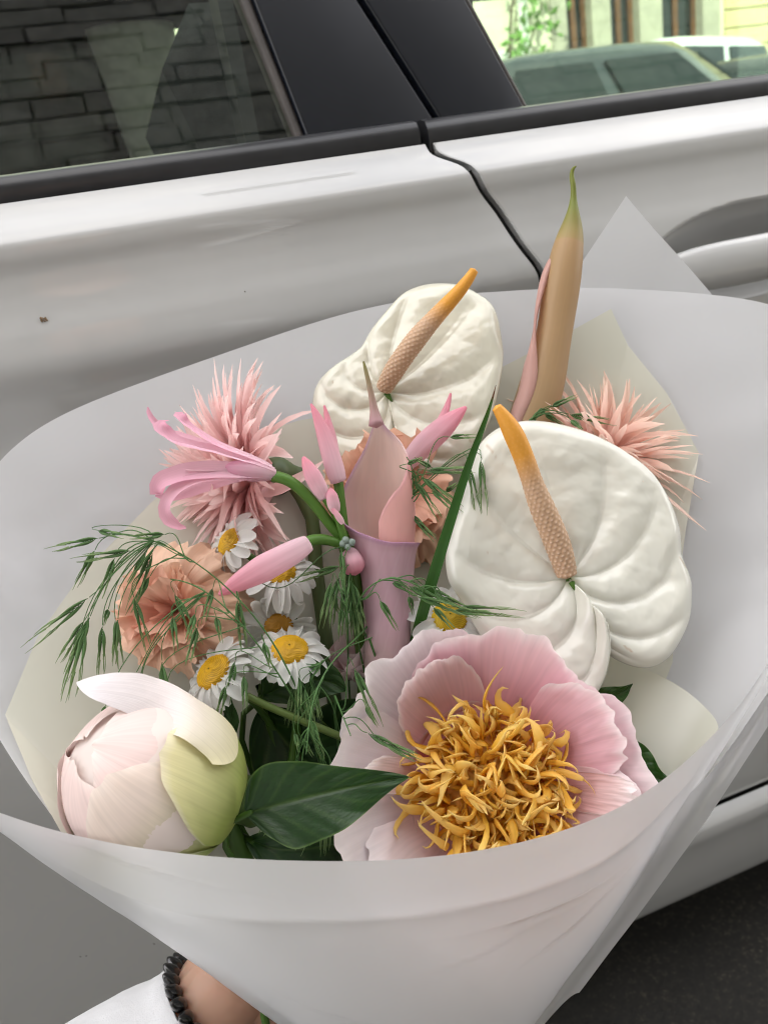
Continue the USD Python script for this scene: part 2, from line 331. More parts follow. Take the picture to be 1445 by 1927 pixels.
# ------------------------------------------------------------------ cars parked across the street
def parked(name, label, base, yaw, L, W, H, paint, hood=.95, belt=.62, glass='house_glass'):
    """length along local x (front at +x); body, glasshouse, windows, wheels, lamps"""
    t = thing(name, label, 'car', base, 'cars parked across the street')
    c, s = math.cos(yaw), math.sin(yaw); R = np.array([[c, -s, 0], [s, c, 0], [0, 0, 1]])
    def at(v): return np.asarray(v) @ R.T + np.array(base)
    def loft(zs, xs0, xs1, ws, n=9):
        rows = []
        for z, x0, x1, w in zip(zs, xs0, xs1, ws):
            u = np.linspace(0, 1, n); e = .16
            ring = []
            for k in range(4):
                if k == 0: pts = [(x0 + (x1 - x0) * q, -w * (1 - e * (2 * q - 1) ** 4)) for q in u]
                if k == 1: pts = [(x1 + .05 * (1 - (2 * q - 1) ** 2), -w * (1 - e) + 2 * w * (1 - e) * q) for q in u[1:]]
                if k == 2: pts = [(x1 + (x0 - x1) * q, w * (1 - e * (2 * q - 1) ** 4)) for q in u[1:]]
                if k == 3: pts = [(x0 - .05 * (1 - (2 * q - 1) ** 2), w * (1 - e) - 2 * w * (1 - e) * q) for q in u[1:-1]]
                ring += [(a, b, z) for a, b in pts]
            rows.append(ring)
        rows = np.array(rows); m = rows.shape[1]
        v, f = rows.reshape(-1, 3), quads(m, len(rows), True)
        k = len(v); v = np.vstack([v, rows[-1].mean(0) + (0, 0, .02), rows[0].mean(0)])
        i = np.arange(m); j = (i + 1) % m; o = (len(rows) - 1) * m
        return v, np.vstack([tri(f), np.stack([o + i, o + j, np.full(m, k)], 1), np.stack([j, i, np.full(m, k + 1)], 1)])
    b = belt * H; x0, x1 = -L / 2, L / 2
    body = loft([.2, .3, .5 * H, b - .04, b], [x0 + .12, x0, x0, x0 + .04, x0 + .1], [x1 - .12, x1, x1, x1 - .12, x1 - hood], [W / 2 - .08, W / 2, W / 2, W / 2 - .02, W / 2 - .07])
    hoodm = loft([b - .22, b - .1, b - .03], [x1 - hood - .3] * 3, [x1, x1 - .08, x1 - .35], [W / 2 - .05, W / 2 - .08, W / 2 - .2])
    put(t, 'body', at_mesh(join([body, hoodm]), at), paint, smooth=40)
    cab = loft([b - .02, H - .12, H - .03, H], [x0 + .12, x0 + .42, x0 + .55, x0 + .8], [x1 - hood - .02, x1 - hood - .62, x1 - hood - .75, x1 - hood - 1.0], [W / 2 - .1, W / 2 - .24, W / 2 - .3, W / 2 - .42])
    put(t, 'roof', at_mesh(cab, at), paint, smooth=40)
    g = .012
    def wall(p00, p10, p11, p01):
        p = np.array([p00, p10, p11, p01], float); n = nrm(np.cross(p[1] - p[0], p[3] - p[0])); return (np.vstack([p + n * .03, p + n * .004]), np.array([[0, 1, 2, 3], [7, 6, 5, 4], [0, 4, 5, 1], [1, 5, 6, 2], [2, 6, 7, 3], [3, 7, 4, 0]]))
    zt, zb_ = H - .15, b + .03
    def cx1(z): return x1 - hood - .02 - .6 * (z - b + .02) / (H - .1 - b)
    def cx0(z): return x0 + .12 + .3 * (z - b + .02) / (H - .1 - b)
    def cw(z): return W / 2 - .1 - .14 * (z - b + .02) / (H - .1 - b)
    put(t, 'windscreen', at_mesh(wall((cx1(zb_) + .045, -cw(zb_) * .8, zb_), (cx1(zb_) + .045, cw(zb_) * .8, zb_), (cx1(zt) + .045, cw(zt) * .78, zt), (cx1(zt) + .045, -cw(zt) * .78, zt)), at), 'deep_glass', smooth=False)
    put(t, 'rear_window', at_mesh(wall((cx0(zb_) - .045, cw(zb_) * .8, zb_), (cx0(zb_) - .045, -cw(zb_) * .8, zb_), (cx0(zt) - .045, -cw(zt) * .78, zt), (cx0(zt) - .045, cw(zt) * .78, zt)), at), 'deep_glass', smooth=False)
    for sg in (-1, 1):
        for q0, q1 in ((.14, .47), (.53, .86)):
            c4 = []
            for q, z in ((q0, zb_), (q1, zb_), (q1, zt), (q0, zt)):
                c4.append((cx0(z) + (cx1(z) - cx0(z)) * q, sg * (cw(z) * 1.0 - .005), z))
            if sg > 0: c4 = c4[::-1]
            put(t, 'side_window', at_mesh(wall(*c4), at), 'deep_glass', smooth=False)
        for xw in (x0 + .8, x1 - .85):
            wv = trimesh.creation.cylinder(.33, .22, sections=28); wv.apply_transform(trimesh.transformations.rotation_matrix(np.pi / 2, [1, 0, 0])); wv.apply_translation([xw, sg * (W / 2 - .1), .33])
            wp = put(t, 'wheel', at_mesh((wv.vertices, wv.faces), at), 'rubber', smooth=30)
            rv = trimesh.creation.cylinder(.2, .02, sections=20); rv.apply_transform(trimesh.transformations.rotation_matrix(np.pi / 2, [1, 0, 0])); rv.apply_translation([xw, sg * (W / 2 + .018), .33])
            put(wp, 'rim', at_mesh((rv.vertices, rv.faces), at), 'alloy', smooth=30)
        put(t, 'headlight', at_mesh(bx_t(x1 - .1, x1 + .03, sg * W * .3, .2, .5 * H, .12), at), 'lamp_plastic', smooth=30)
    return t
def at_mesh(m, at):
    v, f = (m.vertices, m.faces) if hasattr(m, 'vertices') else m[:2]
    return at(v), tri(f)
def bx_t(x0, x1, yc, w, z, h): return bxm(x0, x1, yc - w / 2, yc + w / 2, z, z + h, .02)
parked('parked_car', 'dark grey car with rounded roof parked across the street, nearest in the front window', (4.45, 6.4, ground_z(6.4)), math.radians(0), 3.9, 1.7, 1.43, 'dark_paint')
parked('parked_car', 'white car with pale roof and bluish windscreen parked behind the dark grey car', (6.0, 8.1, float(ground_z(8.1))), math.radians(200), 4.2, 1.75, 1.74, 'white_paint')
parked('parked_car', 'small black car parked between the white car and the white van', (6.75, 6.9, float(ground_z(6.9))), 0.0, 3.6, 1.6, 1.30, 'black_paint')
parked('parked_car', 'white van partly seen at the far edge of the front car window', (8.9, 7.6, float(ground_z(7.6))), math.radians(180), 4.4, 1.8, 1.72, 'white_paint', hood=.6)

# ------------------------------------------------------------------ the white car beside the bouquet
D, ZB = .61, 1.07
ZR = np.array([-.94, -.925, -.88, -.80, -.78, -.77, -.762, -.756, -.745, -.68, -.53, -.38, -.25, -.155, -.122, -.100, -.082, -.065, -.050, -.040, -.03, -.023, -.018, -.012, -.004, .006])
YR = np.array([.070, .034, .012, -.008, -.013, -.013, -.006, .004, -.004, -.012, -.022, -.029, -.028, -.031, -.038, -.0445, -.0415, -.0360, -.0325, -.0315, -.0325, -.032, -.0290, -.023, -.014, -.007])
yoff = PchipInterpolator(ZR, YR)
TUM = .40
def glass_y(z): return D + .016 + TUM * (np.asarray(z) - ZB)
def car_hit(px, py):
    r = ray(px, py); t = D / r[1]
    for _ in range(30):
        z = CAM[2] + r[2] * t
        t = ((D + float(yoff(np.clip(z - ZB, -.94, .006)))) - CAM[1]) / r[1]
    return CAM + r * t
def glass_hit(px, py, off=0.0):
    r = ray(px, py); t = (D + .016 + off - TUM * ZB + TUM * CAM[2]) / (r[1] - TUM * r[2])
    return CAM + r * t
gp = np.array([car_hit(*q) for q in ((818, 262), (832, 268), (850, 280), (880, 313), (905, 350), (940, 400), (980, 460), (1020, 520))])
GZ = np.concatenate([[.12, .31, .45, .60, .75], gp[::-1, 2]]); GXg = np.concatenate([[gp[-1, 0] + .02, gp[-1, 0] + .035, gp[-1, 0] + .045, gp[-1, 0] + .045, gp[-1, 0] + .035], gp[::-1, 0]])
tp_ = ray(803, 228); tp_ = CAM + tp_ * ((D - .006) / tp_[1]); k_ = GZ < ZB - .012; GZ, GXg = np.append(GZ[k_], [ZB - .001, ZB + .02]), np.append(GXg[k_], [tp_[0], tp_[0] - .002])
o_ = np.argsort(GZ); gapx = PchipInterpolator(GZ[o_], GXg[o_], extrapolate=True)
h0 = car_hit(1255, 455); HX, HZ = h0[0] + .095, h0[2] + .004
Yf = 2.29; ZT = 1.60
car = thing('white_car', 'white car with black window trim parked close behind the bouquet', 'car', (.4, 1.45, 0))

def skin(xa, xb, zs, nx, rear):
    """door skin between two edges with the edges turned in; xa, xb functions of z"""
    z = zs[:, None]
    u = np.linspace(0, 1, nx)[None]
    X = xa(z) + (xb(z) - xa(z)) * u
    Y = D + yoff(np.clip(z - ZB, -.94, .006)) + 0 * X
    if not rear:
        dx, dz = (X - HX) / .118, (z - HZ + .024) / .041                 # the scoop behind the handle
        q = dx ** 2 + dz ** 2
        Y = Y + .036 * np.where(q < 1, 1 - q, 0) ** .75
    Z = z + 0 * X
    g = np.stack([X, Y, Z], -1)
    e0, e1 = g[:, :1].copy(), g[:, -1:].copy()
    L = [np.concatenate([e0 + (.0012, .02, 0), e0 + (.0012, .004, 0), e0 + (.0005, .0012, 0)], 1), g, np.concatenate([e1 + (-.0005, .0012, 0), e1 + (-.0012, .004, 0), e1 + (-.0012, .02, 0)], 1)]
    return grid(np.concatenate(L, 1))
zs = np.concatenate([np.linspace(.3155, .86, 70), np.linspace(.864, ZB + .005, 100)])
fd = put(car, 'front_door', skin(lambda z: gapx(z) + .0035, lambda z: 1.75 + 0 * z, zs, 480, False), 'car_paint')
rd = put(car, 'rear_door', skin(lambda z: -.82 + 0 * z, lambda z: gapx(z) - .0035, zs, 60, True), 'car_paint')
put(car, 'fender', skin(lambda z: 1.757 + 0 * z, lambda z: 3.15 + 0 * z, zs, 40, True), 'car_paint')
put(car, 'rear_quarter', skin(lambda z: -1.95 + 0 * z, lambda z: -.827 + 0 * z, zs, 40, True), 'car_paint')
zz = np.linspace(ZB - .94, ZB - .7585, 40)
put(car, 'sill', skin(lambda z: -1.0 + 0 * z, lambda z: 2.2 + 0 * z, zz, 30, True), 'car_paint')
put(car, 'door_frame', join([bxm(-.9, 1.5, D + .02, D + .09, .2, ZB - .03), bxm(-1.9, 3.1, D + .05, 2.28, .17, .24)]), 'underbody', smooth=False)
# door handle: a bar across the scoop
hx = np.linspace(HX - .098, HX + .12, 40); e = np.clip(1 - np.abs((hx - HX - .011) / .109) ** 3.2, 0, 1)
hp = np.stack([hx, D + float(yoff(HZ - ZB)) - .020 * e + .006, np.full_like(hx, HZ - .030)], 1)
put(fd, 'door_handle', tube(hp, .0195 * (.55 + .45 * np.clip(1 - np.abs((hx - HX - .011) / .109) ** 6, 0, 1)), 20, up=(0, 1, 0), flat=.55), 'car_paint')
put(car, 'far_cant_rail', join([bxm(-1.75, 2.12, Yf - .14, Yf - .02, ZT - .03, ZT + .08), bxm(-1.95, -1.68, Yf - .12, Yf, ZB, ZT)]), 'dark_trim', smooth=False)
zq = np.linspace(.30, ZB - .020, 90); xq = gapx(zq); yq = D + yoff(np.clip(zq - ZB, -.94, .006))
put(car, 'door_seal', ribbon(np.stack([xq, yq + .0105, zq], 1), .011, (0, -1, 0), 3), 'rubber')
# belt mouldings
def moulding(x0, x1):
    s = np.array([(.000, -.006), (-.006, -.004), (-.0085, .004), (-.0082, .012), (-.004, .0185), (.004, .021), (.012, .021), (.014, -.004)])
    xs = np.linspace(x0, x1, 12)
    pts = np.array([[(x + (0 if j else 0), D + .004 + a, ZB + .003 + b) for a, b in s] for j, x in enumerate(xs)])
    v, f = pts.reshape(-1, 3), tri(quads(len(s), len(xs), True)); n = len(s)
    cap = np.array([[0, i, i + 1] for i in range(1, n - 1)]); o = (len(xs) - 1) * n
    return v, np.vstack([f, cap, cap[:, ::-1] + o])
xg = float(gapx(ZB))
put(rd, 'window_moulding', moulding(-.82, xg - .006), 'black_plastic', smooth=50)
put(fd, 'window_moulding', moulding(xg + .001, 1.75), 'black_plastic', smooth=50)
# pillar covers and seals: plates on the glass plane (pixel outlines of the photograph carried to that plane)
ZT = 1.60
def plate(q0, q1, q2, q3, off, th, name, m, parent):
    """q: bottom-left, bottom-right (on the belt), then the slopes of the two sides given by a second point each"""
    a0, a1, b0, b1 = glass_hit(*q0), glass_hit(*q1), glass_hit(*q2), glass_hit(*q3)
    def line(p, r, z): return p[0] + (r[0] - p[0]) * (z - p[2]) / (r[2] - p[2])
    z0 = ZB + .004
    zc = np.linspace(z0, ZT, 10); rows = []
    for z in zc:
        k = np.interp(z, [z0, z0 + .25, ZT], [1, 1, 1.0])
        xa, xb = line(a0, a1, z), line(b0, b1, z)
        y = float(glass_y(z)) + off
        e = min(.003, (xb - xa) / 4)
        rows.append([(xa, y + th, z), (xa, y + e, z), (xa + e, y, z), ((xa + xb) / 2, y - .001, z), (xb - e, y, z), (xb, y + e, z), (xb, y + th, z)])
    return put(parent, name, grid(np.array(rows)), m)
plate((566, 246), (470, 0), (806, 222), (664, 0), -.010, .02, 'pillar_cover', 'gloss_black', rd)
plate((548, 250), (448, 0), (566, 246), (470, 0), -.006, .02, 'window_seal', 'seal_brown', rd)
plate((815, 221), (674, 0), (972, 192), (866, 0), -.010, .02, 'pillar_cover', 'gloss_black', fd)
plate((971, 195), (865, 0), (982, 192), (877, 0), -.006, .02, 'window_seal', 'seal_brown', fd)
plate((795, 225), (655, 0), (825, 220), (682, 0), .004, .02, 'pillar_gap', 'rubber', car)
# glass
def gl(x0, x1, name, parent, m):
    zc = np.linspace(ZB - .02, ZT, 6); rows = [[(x, float(glass_y(z)), z) for x in np.linspace(x0, x1, 8)] for z in zc]
    return put(parent, name, grid(np.array(rows)), m)
xl0 = glass_hit(556, 248)[0]; xr0 = glass_hit(976, 194)[0]
gl(-.78, xl0 + .03, 'window_glass', rd, 'window_glass')
gl(xr0 - .17, 1.72, 'window_glass', fd, 'window_glass')
# roof, far side, windscreen, bonnet, wheels, cabin
Yf = 2.29
xs = np.linspace(-1.75, 2.1, 24); ysr = np.linspace(float(glass_y(ZT)) - .01, Yf - .10, 20)
XX, YY = np.meshgrid(xs, ysr)
ZZ = ZT + .08 * (1 - ((YY - 1.48) / .75) ** 4) - .05 * ((XX - .17) / 1.93) ** 4
for i0, i1, j0, j1, nm, mm in ((0, 24, 0, 5, 'roof', 'car_paint'), (0, 24, 15, 20, 'roof', 'car_paint'), (0, 8, 4, 16, 'roof', 'car_paint'), (19, 24, 4, 16, 'roof', 'car_paint'), (7, 20, 4, 16, 'roof_glass', 'window_glass')):
    put(car, nm, grid(np.stack([XX, YY, ZZ], -1)[j0:j1, i0:i1]), mm)
put(car, 'far_side', join([bxm(-1.95, 3.15, Yf, Yf + .06, .17, ZB)]), 'car_paint', smooth=False)
put(car, 'far_rear_window', bxm(-1.7, .14, Yf - .03, Yf - .025, ZB, ZT), 'privacy_glass', smooth=False)
put(car, 'far_front_window', bxm(.27, 2.4, Yf - .03, Yf - .025, ZB, ZT), 'window_glass', smooth=False)
pf = [(.20, Yf - .05, ZB - .15), (.20, Yf - .05, ZB + .2), (.19, Yf - .07, ZT)]
put(car, 'far_pillar', tube(spline(pf, 12), np.linspace(.05, .11, 12), 14, flat=.5, up=(0, 1, 0)), 'pale_trim')
put(car, 'seat_belt', ribbon(spline([(.24, Yf - .14, ZB + .24), (.27, Yf - .17, ZB + .02), (.33, Yf - .22, .85)], 10), .024, (0, -1, 0), 3), 'belt_cloth')
put(car, 'far_door_trim', bxm(-1.7, 1.6, Yf - .09, Yf - .035, .3, ZB + .015, .012), 'dark_trim', smooth=30)
def seat(x, y, lean=.16, head=True, hb=.60):
    s = bxm(x - .12, x + .42, y - .25, y + .25, .48, .66, .05)
    b = bxm(-.07, .07, y - .24, y + .24, 0, hb, .05); bv = np.array(b.vertices); bv[:, 0] += x - .1 - lean * bv[:, 2] / .6; bv[:, 2] += .58
    put(car, 'seat', join([s, (bv, np.array(b.faces))]), 'seat_cloth', smooth=40)
    if not head: return
    h = bxm(-.05, .05, y - .13, y + .13, 0, .19, .045); hv = np.array(h.vertices); hv[:, 0] += x - .12 - lean; hv[:, 2] += 1.22
    hd = put(car, 'headrest', (hv, np.array(h.faces)), 'seat_cloth', smooth=40)
    for q in (-.06, .06):
        put(hd, 'post', tube([(x - .1 - lean, y + q, 1.14), (x - .12 - lean, y + q, 1.25)], .007, 8), 'alloy')
seat(.42, 1.0, head=False, hb=.655); seat(.62, 1.88)
put(car, 'pillar_trim', bxm(.135, .36, .71, .77, .5, ZT, .01), 'dark_trim', smooth=30)
s = bxm(-.85, -.30, .80, 2.12, .48, .66, .05); put(car, 'rear_bench', s, 'seat_cloth', smooth=40)
s = bxm(-1.0, -.82, .80, 2.12, .60, 1.14, .05); put(car, 'rear_backrest', s, 'seat_cloth', smooth=40)
put(car, 'dashboard', bxm(2.0, 2.6, .72, 2.2, .6, .98, .06), 'dark_trim', smooth=40)
put(car, 'cabin_floor', bxm(-1.7, 2.6, .72, 2.2, .26, .32), 'dark_trim', smooth=False)
put(car, 'windscreen', thick(grid(np.array([[(2.1 + .85 * q, .80 - .10 * q + (1.36 + .2 * q) * p, ZT - (ZT - ZB) * q + .03 * (1 - (2 * p - 1) ** 2)) for p in np.linspace(0, 1, 8)] for q in np.linspace(0, 1, 6)])), .005), 'window_glass')
XX, YY = np.meshgrid(np.linspace(2.9, 3.5, 14), np.linspace(D + .03, Yf, 16))
put(car, 'bonnet', thick(grid(np.stack([XX, YY, ZB + .04 - .22 * ((XX - 2.9) / .6) ** 2 - .05 * ((YY - 1.45) / .85) ** 4], -1)), .02), 'car_paint')
put(car, 'front_bumper', bxm(3.15, 3.6, D + .02, Yf, .22, .80, .08), 'car_paint', smooth=40)
put(car, 'tailgate', bxm(-2.02, -1.72, D + .05, Yf, .25, 1.55, .08), 'car_paint', smooth=40)
for xw in (-1.3, 2.65):
    for yw in (D + .08, Yf - .1):
        c = trimesh.creation.cylinder(.34, .2, sections=36); c.apply_transform(trimesh.transformations.rotation_matrix(np.pi / 2, [1, 0, 0])); c.apply_translation([xw, yw, .34])
        wp = put(car, 'wheel', c, 'rubber', smooth=30)
        c = trimesh.creation.cylinder(.22, .03, sections=30); c.apply_transform(trimesh.transformations.rotation_matrix(np.pi / 2, [1, 0, 0])); c.apply_translation([xw, yw + (-.1 if yw < 1 else .1), .34])
        put(wp, 'rim', c, 'alloy', smooth=30)
# marks on the paint
def smear(px, py, rows, m):
    out = []
    for (x0, y0, x1, y1, w) in rows:
        a, b = car_hit(px + x0, py + y0), car_hit(px + x1, py + y1)
        out.append(tube(spline([a, (a + b) / 2 + rng.normal(0, .0004, 3), b], 5) + (0, -.0004, 0), w * np.array([.5, 1, .8, 1, .4]), 6, flat=.35, up=(0, 1, 0)))
    put(rd, 'dirt_mark', join(out), m)
smear(76, 594, [(1, 2, 4, 12, .0009), (4, 3, 9, 6, .0007), (9, 2, 14, 9, .0008), (6, 8, 10, 10, .0006)], 'dirt')
smear(150, 1800, [(0, 0, 3, 1, .0006)], 'speck_dirt'); smear(161, 1800, [(0, 0, 3, -1, .0006)], 'speck_dirt'); smear(288, 1776, [(0, 0, 3, 2, .0006)], 'speck_dirt'); smear(460, 547, [(0, 0, 2, 1, .0005)], 'speck_dirt')
# ------------------------------------------------------------------ bouquet
BIND = P(715, 2090, .385)                       # where the stems are held together
def px(n, d): return n * d / FPX                # a length in photograph pixels, in metres at distance d
def lerp(a, b, t):
    a, b, t = np.asarray(a, float), np.asarray(b, float), np.asarray(t, float)
    return a + (b - a) * t[..., None]
def basis(a, up=None):
    a = nrm(a); u = UX if up is None else up
    if abs(a @ u) > .97: u = RX
    e1 = nrm(np.cross(u, a)); return a, e1, np.cross(a, e1)
def stem_to_bind(p, a, r0, r1, sag=.03, spread=.012, n=18):
    """a stem from the flower at p, leaving against its axis a, down to the binding point"""
    e = BIND + rng.normal(0, spread, 3)
    return tube(spline([p, p - nrm(a) * sag, lerp(p - nrm(a) * sag, e, np.array(.5)) - V(0, 0, .025), e], n), np.linspace(r0, r1, n), 8)
GREEN = np.array([.085, .19, .028]); DEEP = np.array([.022, .065, .014])
PINK = np.array([.80, .36, .46]); PALE = np.array([.84, .62, .60])

# ---- anthuriums
def anthurium(label, A, outline, n_up, tip_ang, sp, sp_r, tone, lift0, relief, cupk, overlap, spots=()):
    Aw = P(*A); t = thing('anthurium', label, 'flower', Aw, None)
    n = nrm(V(*n_up))
    def onplane(x, y):
        r = ray(x, y); return CAM + r * (((Aw - CAM) @ n) / (r @ n))
    Q = np.array([onplane(*q) for q in outline])
    nu, nv = 300, 110
    Qs = spline(Q, nu)
    e1 = nrm(RX - n * (RX @ n)); e2 = np.cross(n, e1)
    rel = Qs - Aw
    rho = np.linspace(0, 1, nv) ** .8
    pts = Aw + rho[:, None, None] * rel[None]
    X, Y = rel @ e1, rel @ e2
    phi = np.unwrap(np.arctan2(Y, X)) - tip_ang
    phi = phi - 2 * np.pi * np.round(np.median(phi) / (2 * np.pi))
    R = np.linalg.norm(rel, axis=1)
    ph = phi[None] / (1 - .40 * rho[:, None] ** 1.2)
    q = ph / math.radians(50) + .5
    fr = q - np.floor(q)
    wob = fn(pts, 28, 3)
    pil = np.clip(1 - np.abs(2 * fr - 1) ** 2.4, 0, 1)
    env = np.clip(rho[:, None] * 3.2, 0, 1) * np.clip((1.0 - rho[:, None]) * 6, 0, 1) ** .7
    h = relief * env * (pil * (.85 + .5 * wob) + .20 * np.exp(-(np.minimum(fr, 1 - fr) / .03) ** 2) + .55 * fn(pts, 58, 8) + .14 * fn(pts, 120, 9))
    s = np.linspace(0, 1, nu)[None]
    h = h + cupk * (rho[:, None] ** 2) * R[None] * .5 - .010 * np.exp(-(rho[:, None] / .12) ** 2) * 0
    h = h - .006 * np.clip((rho[:, None] - .9) * 10, 0, 1) ** 2 * (.6 + .5 * fn(pts, 18, 4))          # edge rolls back
    h = h + overlap * rho[:, None] * (np.clip((s - .88) / .12, 0, 1) - .45 * np.clip((.12 - s) / .12, 0, 1))
    pts = pts + n * h[..., None]
    tint = np.array(tone) * (1 - .0 * (1 - pil[..., None])) * np.ones(3)
    gr = np.exp(-(rho / .07) ** 2)[:, None, None]
    tint = tint * (1 - gr * .6) + gr * .6 * np.array([.62, .68, .35])
    edge = np.clip((rho - .93) / .07, 0, 1)[:, None, None]
    tint = tint * (1 - .05 * edge)
    for (sx, sy, ex_, ey_, sr) in spots:                       # small brown bruises
        a_, b_ = onplane(sx, sy), onplane(ex_, ey_); ab = b_ - a_
        fl_ = pts - a_; tq = np.clip((fl_ @ ab) / max(ab @ ab, 1e-9), 0, 1)
        dist = np.linalg.norm(fl_ - tq[..., None] * ab - n * ((fl_ - tq[..., None] * ab) @ n)[..., None], axis=-1)
        kq = np.clip(1.3 - dist / px(sr, .4), 0, .75)[..., None] * (.6 + .4 * fn(pts, 300, 4))[..., None]
        tint = tint * (1 - kq) + np.array([.42, .22, .07]) * kq
    g = grid(pts); th = thick(g, .0008)
    tt = np.vstack([tint.reshape(-1, 3)] * 2)
    put(t, 'spathe', th, 'petal_wax', tint=tt)
    # spadix
    c = spline(PP([(a, b, d) for a, b, d in sp]), 150); d0 = np.mean([q[2] for q in sp])
    rr = prof(np.linspace(0, 1, 150), np.linspace(0, 1, len(sp_r)), [px(k, d0) for k in sp_r])
    v, f, uv = tube(c, rr, 84)
    nring = 84; body = v[:150 * nring].reshape(150, nring, 3)
    L = np.cumsum(np.concatenate([[0], np.linalg.norm(np.diff(c, axis=0), axis=1)])); ph_ = np.arange(nring) / nring
    kk = 13; lat = L[:, None] / (2 * np.pi * rr.mean() / kk * .9); row = np.floor(lat)
    fu = (ph_[None] * kk + .5 * (row % 2)) % 1 - .5; fv = lat - row - .5
    bump = np.clip(1 - (fu ** 2 + fv ** 2) / .17, 0, 1)
    fade = np.clip((.80 - np.linspace(0, 1, 150)) * 2.2, .10, 1)[:, None]
    body = body + (body - c[:, None]) / rr[:, None, None] * (bump ** .8 * fade * .0005)[..., None]
    v = v.copy(); v[:150 * nring] = body.reshape(-1, 3)
    along = np.linspace(0, 1, 150)[:, None, None]
    tan, org, ye = np.array([.66, .43, .27]), np.array([.78, .36, .05]), np.array([.80, .40, .05])
    col = tan * (1 - np.clip((along - .55) / .18, 0, 1)) + org * np.clip((along - .55) / .18, 0, 1)
    col = col * (1 - (1 - along) * .25) + 0 * bump[..., None]
    col = col + (bump[..., None] ** 5) * fade[..., None] * .26
    col = np.clip(col, 0, 1).reshape(-1, 3); col = np.vstack([col, col[:1], col[-1:]])
    put(t, 'spadix', (v, f, uv), 'spadix_flesh', tint=col)
    a = -n
    st = spline([Aw, Aw - n * .02 + V(0, -.01, 0), lerp(Aw - n * .03, BIND, np.array(.5)) + V(0, 0, -.02), BIND + rng.normal(0, .01, 3)], 20)
    put(t, 'stem', tube(st, .0028, 8), 'green_flesh', tint=GREEN * .9)
    put(t, 'stalk_collar', tube([Aw + n * .0035 + V(.001, -.003, 0), Aw + n * .002 + V(.0035, -.0075, .001)], [.0018, .0006], 6), 'green_flesh', tint=GREEN)
    return t
OUT1 = [(1112, 1150), (1122, 1190), (1142, 1224), (1173, 1245), (1208, 1256), (1228, 1255), (1259, 1236), (1284, 1198), (1296, 1164), (1300, 1122), (1298, 1088), (1283, 1046), (1280, 1011), (1272, 977), (1256, 939), (1232, 901), (1194, 866), (1152, 838), (1111, 818), (1062, 802), (1014, 793), (972, 795), (934, 809), (903, 838), (886, 873), (872, 914), (858, 956), (846, 998), (841, 1032), (841, 1074), (848, 1098), (866, 1125), (885, 1160), (905, 1195), (950, 1250), (1000, 1290), (1060, 1316), (1100, 1318), (1122, 1295), (1134, 1255), (1135, 1215), (1128, 1180)]
anthurium('white heart shaped spathe with tan spadix standing above the open peony', (1068, 1086, .400), OUT1, (.08, .16, 1), math.radians(122),
          [(1066, 1083, .398), (1036, 992, .392), (1010, 930, .386), (985, 860, .380), (960, 805, .376), (934, 766, .374)], [19, 24, 23, 19, 19, 9], (.80, .79, .71), 0, .0036, .10, .012, spots=[(914, 842, 922, 856, 1.6), (928, 862, 940, 878, 1.4), (1276, 1052, 1286, 1066, 2.2), (913, 1042, 914, 1044, 1.5), (1170, 1216, 1182, 1226, 1.8)])
OUT2 = [(748, 850), (752, 905), (735, 935), (700, 935), (655, 905), (618, 865), (597, 815), (588, 775), (590, 746), (596, 724), (610, 704), (632, 685), (665, 663), (679, 652), (693, 629), (715, 599), (737, 574), (765, 549), (798, 537), (837, 533), (864, 536), (898, 552), (923, 571), (935, 595), (942, 629), (946, 663), (943, 701), (934, 746), (917, 798), (900, 834), (878, 868), (837, 895), (800, 905), (772, 890), (758, 855)]
anthurium('white heart shaped spathe with orange tipped spadix leaning over the tall pink lily', (728, 738, .462), OUT2, (-.10, .22, 1), math.radians(62),
          [(722, 732, .458), (746, 690, .450), (790, 630, .442), (838, 576, .436), (870, 540, .432), (892, 508, .430)], [15, 19, 19, 16, 13, 8], (.81, .79, .67), 0, .0036, .06, .008, spots=[(884, 832, 893, 834, 2.4), (628, 723, 629, 726, 1.5)])

# ---- the short pink lily, a rolled spathe seen from the front
base = P(733, 1235, .402)
lily = thing('calla_lily', 'short pink rolled calla lily with mauve lip beside the green grass blade', 'flower', base)
dl = .402; k_ = px(1, dl); H0 = 1235
def rim(a):
    return prof(a, [0, 60, 90, 130, 165, 185, 200, 222, 238, 244, 262, 285, 320, 345, 365, 390, 415, 435, 455, 470],
                [213, 216, 218, 232, 262, 300, 345, 400, 440, 452, 448, 432, 410, 385, 372, 350, 322, 304, 280, 255])
na, nh = 240, 60
av = np.linspace(0, 470, na); hv = np.linspace(0, 1, nh)
AA, HH = np.meshgrid(av, hv); h = -75 + HH * (rim(av)[None] + 75)
ar = np.radians(AA)
r0 = prof(np.clip(h, 0, 460), [0, 60, 150, 220, 290, 360, 420, 460], [39, 40, 45, 52, 55, 48, 36, 26])
flare = 26 * np.exp(-((AA - 170) / 55) ** 2) * np.clip((h - 130) / 120, 0, 1) ** 1.5 * np.clip((400 - h) / 100, 0, 1)
flare += -10 * np.exp(-((AA - 20) / 30) ** 2) * 0
spi = 1.06 - .20 * np.clip((AA - 250) / 220, 0, 1)
r = (r0 + flare) * spi
r = r + 5 * np.clip((HH - .93) / .07, 0, 1) ** 2 * np.clip((260 - AA) / 60, 0, 1)
ax = -4 - 9 * np.clip((h - 250) / 200, 0, 1)
Xp = ax + r * np.cos(ar); Zp = r * np.sin(ar) * .95
ptsl = base + RX * (k_ * Xp)[..., None] + UX * (k_ * h)[..., None] - FX * (k_ * Zp)[..., None] + UX * (fn(np.stack([AA / 40, h / 60, 0 * h], -1), 1, 2) * .0006)[..., None]
inner, outer = np.array([.83, .66, .60]), np.array([.62, .40, .46])
